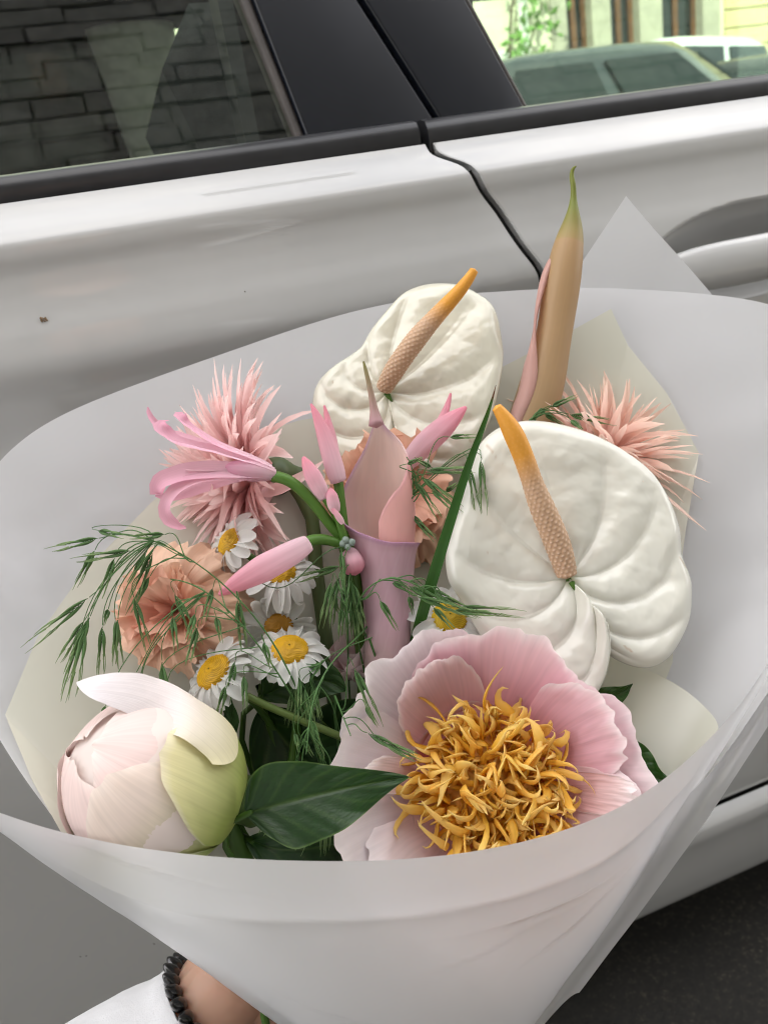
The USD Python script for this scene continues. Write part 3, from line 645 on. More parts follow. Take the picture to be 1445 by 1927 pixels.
gl_ = np.exp(-((AA - 300) / 60) ** 2) * np.clip((330 - h) / 200, 0, 1)
inn = (AA > 185) * np.ones_like(h)
w_ = np.clip((AA - 150) / 70, 0, 1)[..., None]
tl = outer * (1 - w_) + inner * w_
tl = tl * (1 - .75 * gl_[..., None]) + np.array([.78, .26, .18]) * .75 * gl_[..., None]
lay = np.clip((AA - 340) / 30, 0, 1)[..., None]
tl = tl * (1 - lay) + np.array([.80, .46, .43]) * lay
ed = np.clip((HH - .965) / .035, 0, 1)[..., None] * np.clip((330 - AA) / 60, .25, 1)[..., None]
tl = tl * (1 - .7 * ed) + np.array([.48, .25, .42]) * .7 * ed
vn = np.exp(-(((AA + h * .35) / 30) % 1 - .5) ** 2 / .006) * .10 * np.clip((260 - AA) / 40, 0, 1)
tl = tl * (1 - vn[..., None]) + np.array([.80, .66, .72]) * vn[..., None]
mo = .06 * fn(np.stack([AA / 14, h / 40, 0 * h], -1), 1, 6)[..., None]; tl = tl * (1 + mo)
low = np.clip((70 - h) / 90, 0, 1)[..., None]; tl = tl * (1 - .5 * low) + np.array([.42, .34, .24]) * .5 * low
g = grid(ptsl); put(lily, 'spathe', thick(g, .0008), 'petal_calla', tint=np.vstack([tl.reshape(-1, 3)] * 2))
tp = spline(PP([(708, 800, .402), (704, 772, .402), (696, 730, .401), (689, 700, .400), (684, 680, .399)]), 16)
put(lily, 'tip', tube(tp, px(1, .4) * np.array([15, 13, 11, 9, 8, 7, 6.3, 5.8, 5.3, 5, 4.7, 4.4, 4, 3.6, 3, 1.8]), 8), 'petal_calla', tint=lerp([.55, .33, .36], [.30, .28, .10], np.concatenate([np.repeat(np.linspace(0, 1, 16), 8), [0, 1]])))
put(lily, 'spadix', tube(spline([base + UX * k_ * 60 + RX * k_ * -6, base + UX * k_ * 200 + RX * k_ * -10, base + UX * k_ * 262 + RX * k_ * -14], 10), px(1, dl) * np.array([10, 11, 11, 11, 10, 10, 9, 8, 7, 3]), 10), 'spadix_flesh', tint=np.array([.72, .30, .18]))
put(lily, 'stem', stem_to_bind(base + UX * .004, UX, .0095, .0045, .03), 'green_flesh', tint=np.array([.20, .24, .07]))

# ---- the tall tan lily, seen from behind
tb = P(1000, 800, .468)
tall = thing('calla_lily', 'tall tan closed calla lily with greenish pointed tip behind the white anthurium', 'flower', tb)
cl_ = [(985, 860, 44, .468), (1000, 790, 43, .468), (1015, 740, 42, .468), (1028, 690, 39, .468), (1040, 640, 34, .467), (1050, 580, 34, .467), (1060, 520, 33, .466), (1068, 470, 29, .466), (1075, 430, 21, .466), (1078, 400, 12, .465), (1079, 370, 6, .465), (1078, 345, 5, .464), (1076, 325, 4, .464), (1079, 316, 3, .463), (1084, 312, 1.4, .462)]
cs = spline(np.array([[*P(a, b, d), px(w, d)] for a, b, w, d in cl_]), 110)
v, f, uv = tube(cs[:, :3], cs[:, 3], 40, up=RX)
al = np.concatenate([np.repeat(np.linspace(0, 1, 110), 40), [0, 1]])
tn = lerp([.50, .34, .19], [.50, .33, .17], al); tn = np.where(al[:, None] > .74, lerp([.46, .34, .15], [.24, .27, .06], np.clip((al - .74) / .12, 0, 1)), tn)
put(tall, 'spathe', (v, f, uv), 'petal_calla', tint=tn)
fl = []
for (yl, xl, xr, lift) in ((850, 935, 965, 30), (800, 956, 978, 32), (770, 963, 992, 34), (740, 974, 1003, 35), (710, 981, 1009, 35), (690, 985, 1009, 34), (660, 994, 1007, 33), (620, 1003, 1006, 30), (580, 1007, 1012, 27), (540, 1013, 1023, 22), (505, 1023, 1034, 18), (485, 1034, 1044, 14)):
    fl.append([P(xl + 4, yl, .468 - 0 * lift), P(xl, yl, .468 - px(lift * .5, .468)), P(xl + (xr - xl) * .5, yl, .468 - px(lift * 1.12, .468)), P(xr, yl - 2, .468 - px(lift * 1.16, .468)), P(xr + 3, yl - 1, .468 - px(lift * .95, .468))])
fl = np.array(fl); fl = np.stack([spline(fl[:, k], 60) for k in range(5)], 1); fl = np.stack([spline(q, 12) for q in fl], 0)
put(tall, 'flap', grid(fl), 'petal_calla', tint=np.array([.66, .40, .35]))
put(tall, 'stem', stem_to_bind(P(985, 855, .468), nrm(P(1000, 790, .468) - P(985, 860, .468)), .007, .004, .03), 'green_flesh', tint=np.array([.20, .24, .07]))

# ---- spider gerberas
def gerbera(label, c, a, R, n, t0, t1, tint0, tint1, wid, jit, ex=.70, name='gerbera'):
    c = P(*c); a, e1, e2 = basis(V(*a)); t = thing(name, label, 'flower', c, None)
    for i in range(n):
        q = (i + .5) / n; th = math.radians(t0 + (t1 - t0) * q ** ex + rng.normal(0, jit)); ph = i * 2.39996 + rng.normal(0, .15)
        e = math.cos(ph) * e1 + math.sin(ph) * e2
        L = R * (.80 + .32 * rng.random()) * (1 - .12 * (1 - q))
        d0 = math.cos(th * .55) * a + math.sin(th * .55) * e; d1 = math.cos(th * 1.08) * a + math.sin(th * 1.08) * e
        p0 = c + e * .009 * (.3 + .7 * q) + a * .004 * (1 - q)
        side = np.cross(d0, e) + .001
        bend = rng.normal(0, .17)
        pth = spline([p0, p0 + d0 * L * .3, p0 + d0 * L * .3 + lerp(d0, d1, np.array(.6)) * L * .35 + nrm(side) * L * bend * .5, p0 + d0 * L * .3 + lerp(d0, d1, np.array(.6)) * L * .33 + d1 * L * .36 + nrm(side) * L * bend * 1.6], 8)
        w = wid * (.75 + .5 * rng.random()) * np.array([.45, .75, .95, 1.0, .98, .85, .58, .08])
        up = nrm(np.cross(np.cross(d1, a - e * .2 + rng.normal(0, .25, 3)), d1))
        ti = lerp(tint0, tint1, np.repeat(np.linspace(0, 1, 8), 3)) * (.93 + .1 * rng.random())
        put(t, 'petal', ribbon(pth, w, up, 3, .55), 'petal_soft', tint=ti)
    # small inner florets and the green calyx
    fl = []
    for i in range(60):
        th = rng.random() * .5; ph = i * 2.4; e = math.cos(ph) * e1 + math.sin(ph) * e2; d = nrm(a + e * th)
        p0 = c + e * .008 * math.sqrt(i / 60); fl.append(tube(spline([p0, p0 + d * R * .2 + rng.normal(0, .001, 3), p0 + d * R * .36 + rng.normal(0, .002, 3)], 5), [.0009, .0008, .0008, .0006, .0002], 5))
    fl = join(fl); put(t, 'florets', fl, 'petal_soft', tint=np.array(tint0) * .95, kind='stuff')
    cx = tube(spline([c + a * .002, c - a * .006, c - a * .014, c - a * .019], 8), [.0105, .011, .0115, .0105, .0085, .006, .0045, .0036], 16)
    put(t, 'calyx', cx, 'green_flesh', tint=np.array([.09, .13, .055]))
    return t, c, a
g1, gc, ga = gerbera('pink spider gerbera head facing the outer edge, above the first daisy', (512, 896, .446), (-.92, -.08, .26), .0610, 320, 8, 116, (.90, .53, .53), (.92, .72, .69), .0035, 10, ex=.95)
put(g1, 'stem', tube(spline([gc - ga * .016, P(543, 893, .446), P(574, 945, .444), P(592, 1030, .440), P(604, 1140, .434), P(640, 1400, .42), BIND], 30), .0042, 10), 'green_flesh', tint=np.array([.11, .16, .06]))
g2, gc, ga = gerbera('peach pink spider gerbera half hidden behind the big white anthurium', (1112, 892, .478), (.36, .62, .20), .060, 190, 8, 88, (.90, .55, .49), (.92, .71, .60), .0024, 9)
put(g2, 'stem', stem_to_bind(gc - ga * .016, ga, .0042, .0038, .04), 'green_flesh', tint=np.array([.11, .16, .06]))

# ---- nerine: one stem with an open flower and buds
nc = P(652, 1030, .392)
ner = thing('nerine', 'pink nerine with one open curled flower and several closed buds', 'flower', nc)
put(ner, 'stem', tube(spline([nc, P(668, 1100, .402), P(680, 1200, .412), P(690, 1400, .422), P(705, 1700, .41), BIND], 20), px(1, .39) * 15, 12), 'green_flesh', tint=GREEN * .8)
def pedicel(pts, r, parent=ner):
    put(parent, 'pedicel', tube(spline(PP(pts), 18), px(1, .39) * np.linspace(r[0], r[1], 18), 10), 'green_flesh', tint=GREEN)
pedicel([(653, 1022, .391), (612, 975, .388), (570, 925, .385), (540, 903, .384), (513, 897, .384)], (10, 11))
pedicel([(650, 1028, .389), (618, 1017, .385), (592, 1016, .381), (576, 1022, .379)], (9, 11))
pedicel([(652, 1022, .394), (645, 970, .397), (636, 905, .398)], (8, 10)); pedicel([(650, 1022, .39), (632, 970, .388), (612, 935, .386)], (7, 9))
pedicel([(655, 1022, .400), (662, 980, .425), (715, 910, .440), (760, 875, .436)], (8, 10)); pedicel([(650, 1024, .388), (640, 990, .386), (632, 960, .385)], (6, 7))
TEP = [  # path of each tepal (px, py, depth), half width in px, facing
    ([(516, 888, .384), (460, 868, .380), (395, 850, .376), (345, 838, .372), (312, 822, .370), (302, 803, .371), (318, 793, .374)], 21, (0, 1, .4)),
    ([(510, 880, .384), (450, 855, .382), (395, 832, .380), (355, 805, .378), (338, 785, .379), (342, 779, .381), (350, 790, .383)], 17, (.2, 1, .2)),
    ([(516, 892, .384), (450, 888, .378), (380, 888, .374), (325, 898, .371), (298, 915, .371), (296, 928, .373), (310, 918, .376)], 19, (0, .5, 1)),
    ([(514, 897, .384), (440, 895, .377), (370, 902, .372), (326, 930, .369), (312, 960, .369), (325, 985, .370), (350, 993, .371)], 14, (-.3, .5, 1)),
    ([(505, 880, .388), (420, 850, .390), (340, 822, .390), (300, 805, .389), (284, 786, .388), (278, 764, .388)], 9, (0, .7, .6)),
    ([(510, 895, .388), (430, 900, .390), (350, 925, .390), (305, 935, .388), (292, 935, .387)], 12, (0, -.3, 1))]
op = put(ner, 'flower_tube', tube(spline(PP([(518, 893, .384), (490, 889, .382), (455, 884, .380), (425, 880, .379)]), 10), px(1, .38) * np.array([10, 13, 16, 18, 20, 20, 19, 17, 14, 9]), 16), 'petal_soft', tint=lerp([.82, .62, .66], [.80, .42, .56], np.concatenate([np.repeat(np.linspace(0, 1, 10), 16), [0, 1]])))
for pts, w, fc in TEP:
    pa = spline(PP(pts), 26); u = np.linspace(0, 1, 26)
    ww = px(w, .376) * prof(u, [0, .2, .5, .8, .93, 1], [.55, .8, 1, .95, .6, .12])
    rb = ribbon(pa, ww, V(*fc), 7, .45)
    rv = rb[0].reshape(26, 7, 3); rv = rv + fn(rv, 160, 5)[..., None] * .0012 * (u[:, None, None] ** 1.5) * UX
    put(op, 'tepal', (rv.reshape(-1, 3), rb[1], rb[2]), 'petal_soft', tint=lerp([.87, .66, .73], [.84, .44, .57], np.repeat(u, 7)))
for k in range(5):
    put(op, 'stamen', tube(spline(PP([(430, 884, .378), (390 - 8 * k, 886 + 6 * k, .374), (350 - 7 * k, 905 + 12 * k - 20, .372)]), 8), .0005, 5), 'petal_soft', tint=np.array([.85, .6, .66]))
def bud(pts, ws, sharp=True, c0=(.87, .66, .72), c1=(.82, .34, .43)):
    d = np.mean([q[2] for q in pts]); pa = spline(PP(pts), 26); u = np.linspace(0, 1, 26)
    v, f, uv = tube(pa, px(1, d) * prof(u, np.linspace(0, 1, len(ws)), ws), 24)
    b = v[:-2].reshape(26, 24, 3); a = np.arange(24) / 24 * 2 * np.pi
    b = b + (b - pa[:, None]) * (.10 * np.abs(np.cos(1.5 * a)) ** .6 - .06 + .05 * np.cos(3 * a + 1))[None, :, None]
    v = np.vstack([b.reshape(-1, 3), v[-2:]])
    put(ner, 'bud', (v, f, uv), 'petal_soft', tint=lerp(c0, c1, np.concatenate([np.repeat(u ** 1.3, 24), [0, 1]])))
bud([(579, 1022, .379), (540, 1045, .374), (490, 1072, .368), (445, 1098, .364), (412, 1119, .362)], [16, 22, 24, 25, 21, 15, 3])
bud([(636, 906, .398), (622, 860, .397), (606, 810, .396), (592, 775, .395), (585, 760, .395)], [15, 18, 17, 14, 9, 2])
bud([(634, 890, .402), (626, 850, .403), (618, 800, .404), (610, 763, .404)], [9, 12, 11, 7, 2])
bud([(612, 938, .386), (600, 915, .385), (584, 885, .384), (571, 860, .384)], [9, 15, 16, 12, 3])
bud([(760, 880, .436), (795, 842, .434), (835, 805, .432), (862, 780, .431), (877, 766, .430)], [13, 19, 22, 21, 15, 3])
bud([(775, 862, .438), (815, 820, .438), (838, 775, .438), (848, 740, .438)], [8, 11, 10, 7, 2])
bud([(632, 965, .385), (626, 945, .384), (622, 918, .384)], [7, 12, 11, 2]); bud([(645, 985, .383), (635, 970, .382), (624, 955, .382)], [4, 6, 5, 2])
bud([(652, 1040, .394), (662, 1058, .390), (668, 1078, .388)], [12, 22, 24, 14])
for q in ((643, 1021), (652, 1026), (660, 1018), (648, 1014)):
    put(ner, 'bract', tube(spline(PP([(*q, .386), (q[0] + 3, q[1] + 4, .384), (q[0] + 5, q[1] + 9, .385)]), 5), [.0012, .0018, .002, .0014, .0003], 7), 'green_flesh', tint=np.array([.24, .30, .26]))

# ---- carnations
def carnation(label, c, a, R, n, c0, c1):
    d = c[2]; c = P(*c); a, e1, e2 = basis(V(*a)); t = thing('carnation', label, 'flower', c, None)
    for i in range(n):
        q = (i + .5) / n; th = math.radians(12 + 96 * q ** .75 + rng.normal(0, 9)); ph = i * 2.39996 + rng.normal(0, .3)
        e = math.cos(ph) * e1 + math.sin(ph) * e2; s = np.cross(a, e)
        L = R * (.72 + .34 * rng.random()); nu_, nv_ = 25, 10
        u, vv = np.meshgrid(np.linspace(-1, 1, nu_), np.linspace(0, 1, nv_))
        fan = 1.0 * (.9 + .3 * rng.random()); ph0 = rng.random() * 6
        cren = 1 - .09 * np.abs(np.sin(u * 9 + ph0)) * (vv > .8) - .13 * u ** 4 - .04 * rng.random((1, nu_)) * (vv > .9)
        ang = th * (.45 + .75 * vv)
        rad = L * vv * cren
        w = L * fan * np.sin(vv * 1.45) ** 1.1 * .62
        pz = rad * np.cos(ang * .92); pe = rad * np.sin(ang * .92)
        ruf = L * (vv ** 1.8) * (.085 * np.sin(u * (5.5 + 2 * rng.random()) + ph0) + .05 * np.sin(u * 11 + ph0 * 2.3) + .03 * np.sin(u * 19 + ph0)) + L * .16 * u ** 2 * vv * (1 if q < .6 else .2)
        pts = c + a * (pz + ruf * np.sin(th) + .002 * (1 - q))[..., None] + e * (pe - ruf * np.cos(th))[..., None] + s * (u * w)[..., None]
        ti = lerp(lerp(c0, c1, np.array(q ** .7)), lerp(c0, c1, np.array(min(1, q ** .7 + .35))), vv.ravel() ** 1.5) * (.93 + .12 * rng.random())
        put(t, 'petal', grid(pts), 'petal_thin', tint=ti)
    put(t, 'calyx', tube(spline([c + a * .001, c - a * .012, c - a * .03], 8), [.007, .0078, .008, .0075, .007, .006, .005, .0035], 12), 'green_flesh', tint=GREEN * .8)
    put(t, 'stem', stem_to_bind(c - a * .028, a, .0024, .0024, .02), 'green_flesh', tint=GREEN * .7)
carnation('apricot carnation with ruffled petals above the closed peony bud', (350, 1145, .402), (-.32, -.02, .75), .0345, 27, (.80, .38, .30), (.82, .56, .40))
carnation('apricot carnation mostly hidden behind the short pink calla lily, its petals showing on both sides', (735, 945, .458), (.05, .30, .75), .044, 32, (.80, .36, .27), (.82, .57, .40))

# ---- daisies
def daisy(label, c, a, R, n, droop, white=(.83, .83, .80), dome=(.72, .40, .012), rd=.36, bend=None):
    c = P(*c); a, e1, e2 = basis(V(*a)); t = thing('daisy', label, 'flower', c, None)
    R = R * .95; rr = R * rd * 1.06
    for i in range(n):
        ph = i / n * 2 * np.pi + rng.normal(0, .06); e = math.cos(ph) * e1 + math.sin(ph) * e2
        L = (R - rr * .75) * (.85 + .25 * rng.random()); dr = droop + rng.normal(0, .16)
        p0 = c + e * rr * .72 - a * .0005
        pth = spline([p0, p0 + e * L * .35 + a * L * .06, p0 + e * L * .72 - a * L * dr * .35, p0 + e * L * (1 - .12 * abs(dr)) - a * L * dr], 9)
        w = R * .155 * (.85 + .35 * rng.random()) * np.array([.5, .75, .92, 1.0, 1.03, 1.02, .95, .75, .35])
        rb = ribbon(pth, w, a + .3 * rng.normal(0, 1) * np.cross(a, e), 5, .25 + .3 * rng.random())
        put(t, 'petal', rb, 'petal_soft', tint=np.array(white) * (.96 + .05 * rng.random()))
    nu_, nv_ = 48, 20
    A_, B_ = np.meshgrid(np.arange(nu_) / nu_ * 2 * np.pi, np.linspace(.02, 1, nv_))
    rad = rr * np.sin(B_ * np.pi / 2); hh = rr * .50 * np.cos(B_ * np.pi / 2)
    k = (np.arange(nu_)[None] + np.arange(nv_)[:, None]) % 2
    bmp = .00042 * k * (B_ > .15) + .0003 * rng.random(A_.shape)
    pts = c + a * (hh + bmp - .0005)[..., None] + ((rad + bmp)[..., None]) * (np.cos(A_)[..., None] * e1 + np.sin(A_)[..., None] * e2)
    ti = lerp(np.array(dome) * .9, np.array(dome), (B_.ravel() > .5) * 1.0) * (.75 + .4 * k.ravel()[:, None])
    put(t, 'flower_centre', (pts.reshape(-1, 3), quads(nu_, nv_, True), np.zeros((nu_ * nv_, 2))), 'spadix_flesh', tint=ti)
    put(t, 'calyx', tube([c - a * .0006, c - a * .0025, c - a * .0045], [rr * .8, rr * .6, .0018], 14), 'green_flesh', tint=GREEN * .7)
    if bend is None: st = stem_to_bind(c - a * .004, a, .0017, .0019, .025)
    else: st = tube(spline([c - a * .004] + [P(*q) for q in bend] + [BIND + rng.normal(0, .01, 3)], 22), .0019, 8)
    put(t, 'stem', st, 'green_flesh', tint=GREEN * .75)
daisy('daisy tucked right under the pink spider gerbera', (433, 1020, .396), (-.62, .45, .62), px(74, .396), 18, .30, bend=[(470, 1045, .397), (520, 1105, .40), (560, 1250, .40)])
daisy('daisy half covered by the lowest pink nerine bud', (527, 1078, .398), (.05, .80, .62), px(82, .398), 19, .28, bend=[(540, 1120, .40), (560, 1200, .40)])
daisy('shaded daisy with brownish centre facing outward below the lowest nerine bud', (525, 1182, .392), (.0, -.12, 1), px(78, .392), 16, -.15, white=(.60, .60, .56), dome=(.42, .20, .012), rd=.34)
daisy('daisy tilted sideways just above the peony bud', (403, 1266, .372), (-.52, .62, .62), px(84, .372), 20, .42, rd=.42)
daisy('upright daisy with a domed centre beside the tilted daisy', (545, 1224, .378), (.05, .72, .55), px(80, .378), 18, .45, rd=.42, bend=[(548, 1260, .38), (555, 1330, .385)])
daisy('daisy peeping out above the open peony, crossed by grass', (845, 1163, .398), (.10, .62, .75), px(86, .392), 18, .10, dome=(.60, .40, .012), rd=.38)

# ---- open peony
pb = P(918, 1478, .386); pa_, pe1, pe2 = basis(V(-.02, .26, .96))
peo = thing('peony', 'open pale pink peony with a mass of golden petal threads in its centre', 'flower', pb)
def cup(ph0, ph1, r, z, v0=.04, open_=1.0, edge=.35, seed=1, curl=0.0, inner=(.80, .48, .54), outer=(.84, .68, .70), deep=(.68, .22, .24), nu=64, nv=34, whiten=.5, name='petal', base=None, tipx=0.0, wav=1.0):
    """a petal of the bowl between two azimuths (degrees, 90 = up)"""
    u, v = np.meshgrid(np.linspace(-1, 1, nu), np.linspace(0, 1, nv))
    ph = np.radians((ph0 + ph1) / 2 + u * (ph1 - ph0) / 2 * np.clip(.35 + 1.1 * v, 0, 1) ** .6)
    top = 1 - edge * np.abs(u) ** 3 - .018 * wav * np.abs(fn(np.stack([u * 5 + seed, 0 * u, 0 * u], -1), 1, seed + 9)) * 3 + .035 * wav * fn(np.stack([u * 4 + seed * 7, 0 * u, 0 * u], -1), 1, seed) + tipx * (1 - np.abs(u))
    s = v0 + (1 - v0) * v * top
    rr = r * np.sin(np.clip(s, 0, 1.2) * 1.42) ** .9 * open_
    zz = z * s ** 1.9
    hook = np.clip((v - .78) / .22, 0, 1)
    rr = rr + curl * hook ** 2 * r; zz = zz - abs(curl) * hook ** 2 * .35 * r
    wv = (fn(np.stack([u * 5 + seed, v * 3, 0 * u + seed], -1), 1, seed) * .0030 * v ** 1.2 + .0026 * wav * fn(np.stack([u * 3.4 + seed * 3, 0 * u, 0 * u + seed], -1), 1, seed + 5) * np.clip((v - .72) / .28, 0, 1) ** 2 + .0009 * fn(np.stack([u * 12 + seed, 0 * u, 0 * u], -1), 1, seed + 6) * np.clip((v - .85) / .15, 0, 1) ** 2)
    rr = rr + wv
    pts = pb + pe1 * (rr * np.cos(ph))[..., None] + pe2 * (rr * np.sin(ph))[..., None] + pa_ * (zz + wv * .6)[..., None]
    vv = (v * top).ravel()
    ti = lerp(deep, inner, np.clip(vv / .55, 0, 1)); k = np.clip((vv - .45) / .55, 0, 1) ** 1.3 * whiten
    ti = ti * (1 - k[:, None]) + np.array(outer) * k[:, None]
    ed = np.clip((v.ravel() - .84) / .16, 0, 1) ** 1.5 * .75; ti = ti * (1 - ed[:, None]) + np.array([.92, .86, .86]) * ed[:, None]
    return put(peo, name, grid(pts), 'petal_thin', tint=ti)
WH = (.93, .89, .89)
cup(146, 256, .0750, .048, seed=3, inner=(.88, .77, .79), outer=WH, whiten=.9, open_=1.04)          # pale ones at the far side of the bowl
cup(98, 172, .0755, .042, seed=5, inner=(.88, .78, .80), outer=WH, whiten=.9, open_=1.06, edge=.2)
cup(-24, 58, .0720, .042, seed=4, inner=(.82, .54, .60), outer=WH, whiten=.6)
cup(-42, 14, .062, .044, seed=8, inner=(.78, .50, .52), outer=WH, whiten=.7, curl=.08)
cup(198, 280, .066, .048, seed=9, inner=(.80, .62, .62), outer=WH, whiten=.9, curl=.10)
cup(250, 330, .055, .036, seed=10, inner=(.72, .33, .34), outer=(.80, .52, .53), whiten=.5)
cup(44, 130, .0730, .047, seed=2, inner=(.80, .42, .49), outer=(.85, .68, .71), whiten=.8, edge=.30)
cup(6, 62, .0640, .048, seed=6, inner=(.80, .43, .50), outer=(.85, .68, .71), whiten=.8, edge=.34)
cup(92, 150, .0650, .042, seed=7, inner=(.80, .50, .55), outer=(.85, .72, .73), whiten=.8, edge=.5)
cup(160, 186, .0600, .044, seed=12, edge=.7, inner=(.80, .55, .55), outer=WH, whiten=.9, tipx=.12, wav=.4)
cup(-16, 12, .0590, .042, seed=13, edge=.7, inner=(.76, .40, .40), outer=WH, whiten=.8, tipx=.15, wav=.4)
cup(-75, 210, .040, .010, seed=14, inner=(.66, .20, .20), outer=(.70, .28, .27), whiten=.2, edge=.0)
A_, B_ = np.meshgrid(np.arange(64) / 64 * 2 * np.pi, np.linspace(.02, 1, 26))
rb_ = .034 * B_; hb_ = .0155 * (1 - B_ ** 2.5) + .001
bp = pb + pe1 * (rb_ * np.cos(A_))[..., None] + pe2 * (rb_ * np.sin(A_))[..., None] + pa_ * hb_[..., None]
bp = bp + pa_ * (.003 * fn(bp, 260, 4) + .002 * rng.random(A_.shape))[..., None]
put(peo, 'flower_centre', (bp.reshape(-1, 3), quads(64, 26, True), np.zeros((64 * 26, 2))), 'stamen_flesh', tint=lerp([.95, .55, .10], [.85, .30, .10], B_.ravel() ** 2))
# golden threads
gold0, gold1, gold2 = np.array([.96, .42, .06]), np.array([1.0, .60, .055]), np.array([1.0, .80, .33])
for i in range(285):
    q = (i + .5) / 285; rr = .0445 * math.sqrt(q); ph = i * 2.39996 + rng.normal(0, .2)
    e = math.cos(ph) * pe1 + math.sin(ph) * pe2; tgt = np.cross(pa_, e)
    L = .0265 * (.75 + .5 * rng.random())
    p0 = pb + e * rr * .52 + pa_ * (.006 + .002 * rng.random())
    ln = rr / .0445
    d = nrm(pa_ * (1 - .30 * ln) + e * 1.0 * ln + rng.normal(0, .10, 3))
    k1, k2, k3 = [np.clip(rng.normal(0, g_, 3), -1.3 * g_, 1.3 * g_) for g_ in (.22, .36, .16)]
    ctl = [p0, p0 + d * L * .22 + k3 * L * .3, p0 + d * L * .45 - k3 * L * .5, p0 + d * L * .68 + k1 * L * .5, p0 + d * L * .88 + (k1 + k2) * L * .55, p0 + d * L * .98 + (k1 * .3 + k2 * 1.5 - d * .25) * L * .55]
    pth = spline(ctl, 15); w = (.0012 + .0008 * rng.random() ** 2) * (np.array([.35, .42, .5, .65, .8, .95, 1.15, 1.3, 1.4, 1.4, 1.25, 1.0, .7, .4, .08]) * (1 + .16 * rng.normal(size=15)))
    v, f, uv = tube(pth, w, 6, flat=.38, up=nrm(pa_ + .8 * rng.normal(size=3)))
    al = np.concatenate([np.repeat(np.linspace(0, 1, 15), 6), [0, 1]])
    br = .9 + .2 * rng.random()
    ti = np.where(al[:, None] < .4, lerp(gold0, gold1, np.clip(al / .4, 0, 1)), lerp(gold1 * br, gold2 * br, np.clip((al - .4) / .6, 0, 1) ** 1.5))
    put(peo, 'staminode', (v, f, uv), 'stamen_flesh', tint=ti)
put(peo, 'stem', stem_to_bind(pb - pa_ * .004, pa_, .006, .0035, .03), 'green_flesh', tint=GREEN * .8)
put(peo, 'calyx', tube([pb + pa_ * .002, pb - pa_ * .005, pb - pa_ * .012], [.020, .015, .006], 16), 'green_flesh', tint=GREEN * .8)

# ---- pale peony standing behind (half seen between grass)
p2 = P(672, 1225, .415)
pp2 = thing('peony', 'pale pink half open flower behind the grass at the foot of the short calla lily', 'flower', p2)
for i in range(9):
    a2, f1, f2 = basis(V(-.1, .75, .5)); ph = i * 2.4; e = math.cos(ph) * f1 + math.sin(ph) * f2; s_ = np.cross(a2, e)
    u, v = np.meshgrid(np.linspace(-1, 1, 15), np.linspace(0, 1, 10)); Lp = .026 + .004 * rng.random()
    an = .35 + .6 * i / 9
    pts = p2 - a2 * .018 + (a2 * math.cos(an) + e * math.sin(an)) * (Lp * v * (1 - .22 * u ** 2))[..., None] + s_ * (u * .017 * np.sin(v * 1.6 + .05) ** .7)[..., None] - e * (.007 * u ** 2 * v)[..., None] - e * (.010 * v ** 3 * (.4))[..., None]
    put(pp2, 'petal', grid(pts), 'petal_thin', tint=lerp([.78, .50, .52], [.85, .72, .72], v.ravel()))
put(pp2, 'stem', stem_to_bind(p2 - a2 * .017, a2, .003, .003, .02), 'green_flesh', tint=GREEN * .8)

# ---- peony bud
bc = P(292, 1468, .352); bR = px(166, .352)
ba, be1, be2 = basis(V(-.50, .52, .55))
pbud = thing('peony_bud', 'fat closed peony bud in blush and pale green with one loose white petal', 'flower', bc)
def shell(a0, w, l0, l1, off, c0, c1, flap=0.0, seed=1, ax=None, nu=34, nv=34, sq=.93, skew=0.0, ed=.45):
    """a petal hugging the bud: azimuth a0 about the bud's axis, half width w (degrees), from polar angle l0 (base) to l1"""
    A, E1, E2 = (ba, be1, be2) if ax is None else basis(V(*ax))
    u, v = np.meshgrid(np.linspace(-1, 1, nu), np.linspace(0, 1, nv))
    tip = 1 - ed * np.abs(u) ** 2.6 - .015 * np.abs(np.sin(u * 8 + seed))
    pol = np.radians(l0 + (l1 - l0) * v * tip)
    az = np.radians(a0 + skew * v + u * w * np.clip(.55 + .8 * v, 0, 1))
    R = bR * (1 + off + .008 * fn(np.stack([u * 2 + seed, v * 2, 0 * u], -1), 1, seed)) + flap * v ** 2 * bR + .014 * bR * np.clip((v - .85) / .15, 0, 1) * (1 + np.sin(u * 9 + seed))
    st_ = np.sin(pol); ct = np.cos(pol)
    pts = bc + A * (R * ct * 1.0)[..., None] + (E1 * np.cos(az)[..., None] + E2 * np.sin(az)[..., None]) * (R * st_ * sq)[..., None]
    gk = np.clip((np.degrees(pol) - 54 + 12 * fn(np.stack([u * 1.5 + seed, v, 0 * u], -1), 1, seed)) / 62, 0, 1).ravel()
    ti = lerp(c1, c0, gk ** 1.2)
    ve = .5 + .5 * fn(np.stack([u * 14, v * 1.2, 0 * u + seed], -1), 1, seed + 3).ravel()
    ti = ti * (1 - .05 * ve[:, None])
    ed = np.clip((v.ravel() - .94) / .06, 0, 1)[:, None] * .4; ti = ti * (1 - ed) + np.array([.86, .80, .74]) * ed
    return put(pbud, 'petal', grid(pts), 'petal_thin', tint=ti)
GR, BL, CRM = (.50, .55, .20), (.88, .70, .66), (.82, .74, .58)
core = trimesh.creation.icosphere(4, .965 * bR); cv = np.array(core.vertices) * (1 + .01 * fn(np.array(core.vertices), 60)[:, None])
put(pbud, 'heart', (bc + cv, np.array(core.faces), np.zeros((len(cv), 2))), 'petal_thin', tint=np.array([.86, .75, .70]))
for k, (a0, w, l0, l1, off) in enumerate(((20, 75, 170, 6, .0), (140, 70, 170, 4, .012), (255, 75, 170, 10, .02))):
    shell(a0, w, l0, l1, off, GR, BL, seed=k + 1, ed=.2)
shell(330, 62, 172, 30, .035, (.50, .55, .20), (.86, .73, .64), seed=5)
shell(282, 50, 172, 60, .06, (.42, .50, .16), (.82, .73, .50), seed=6)
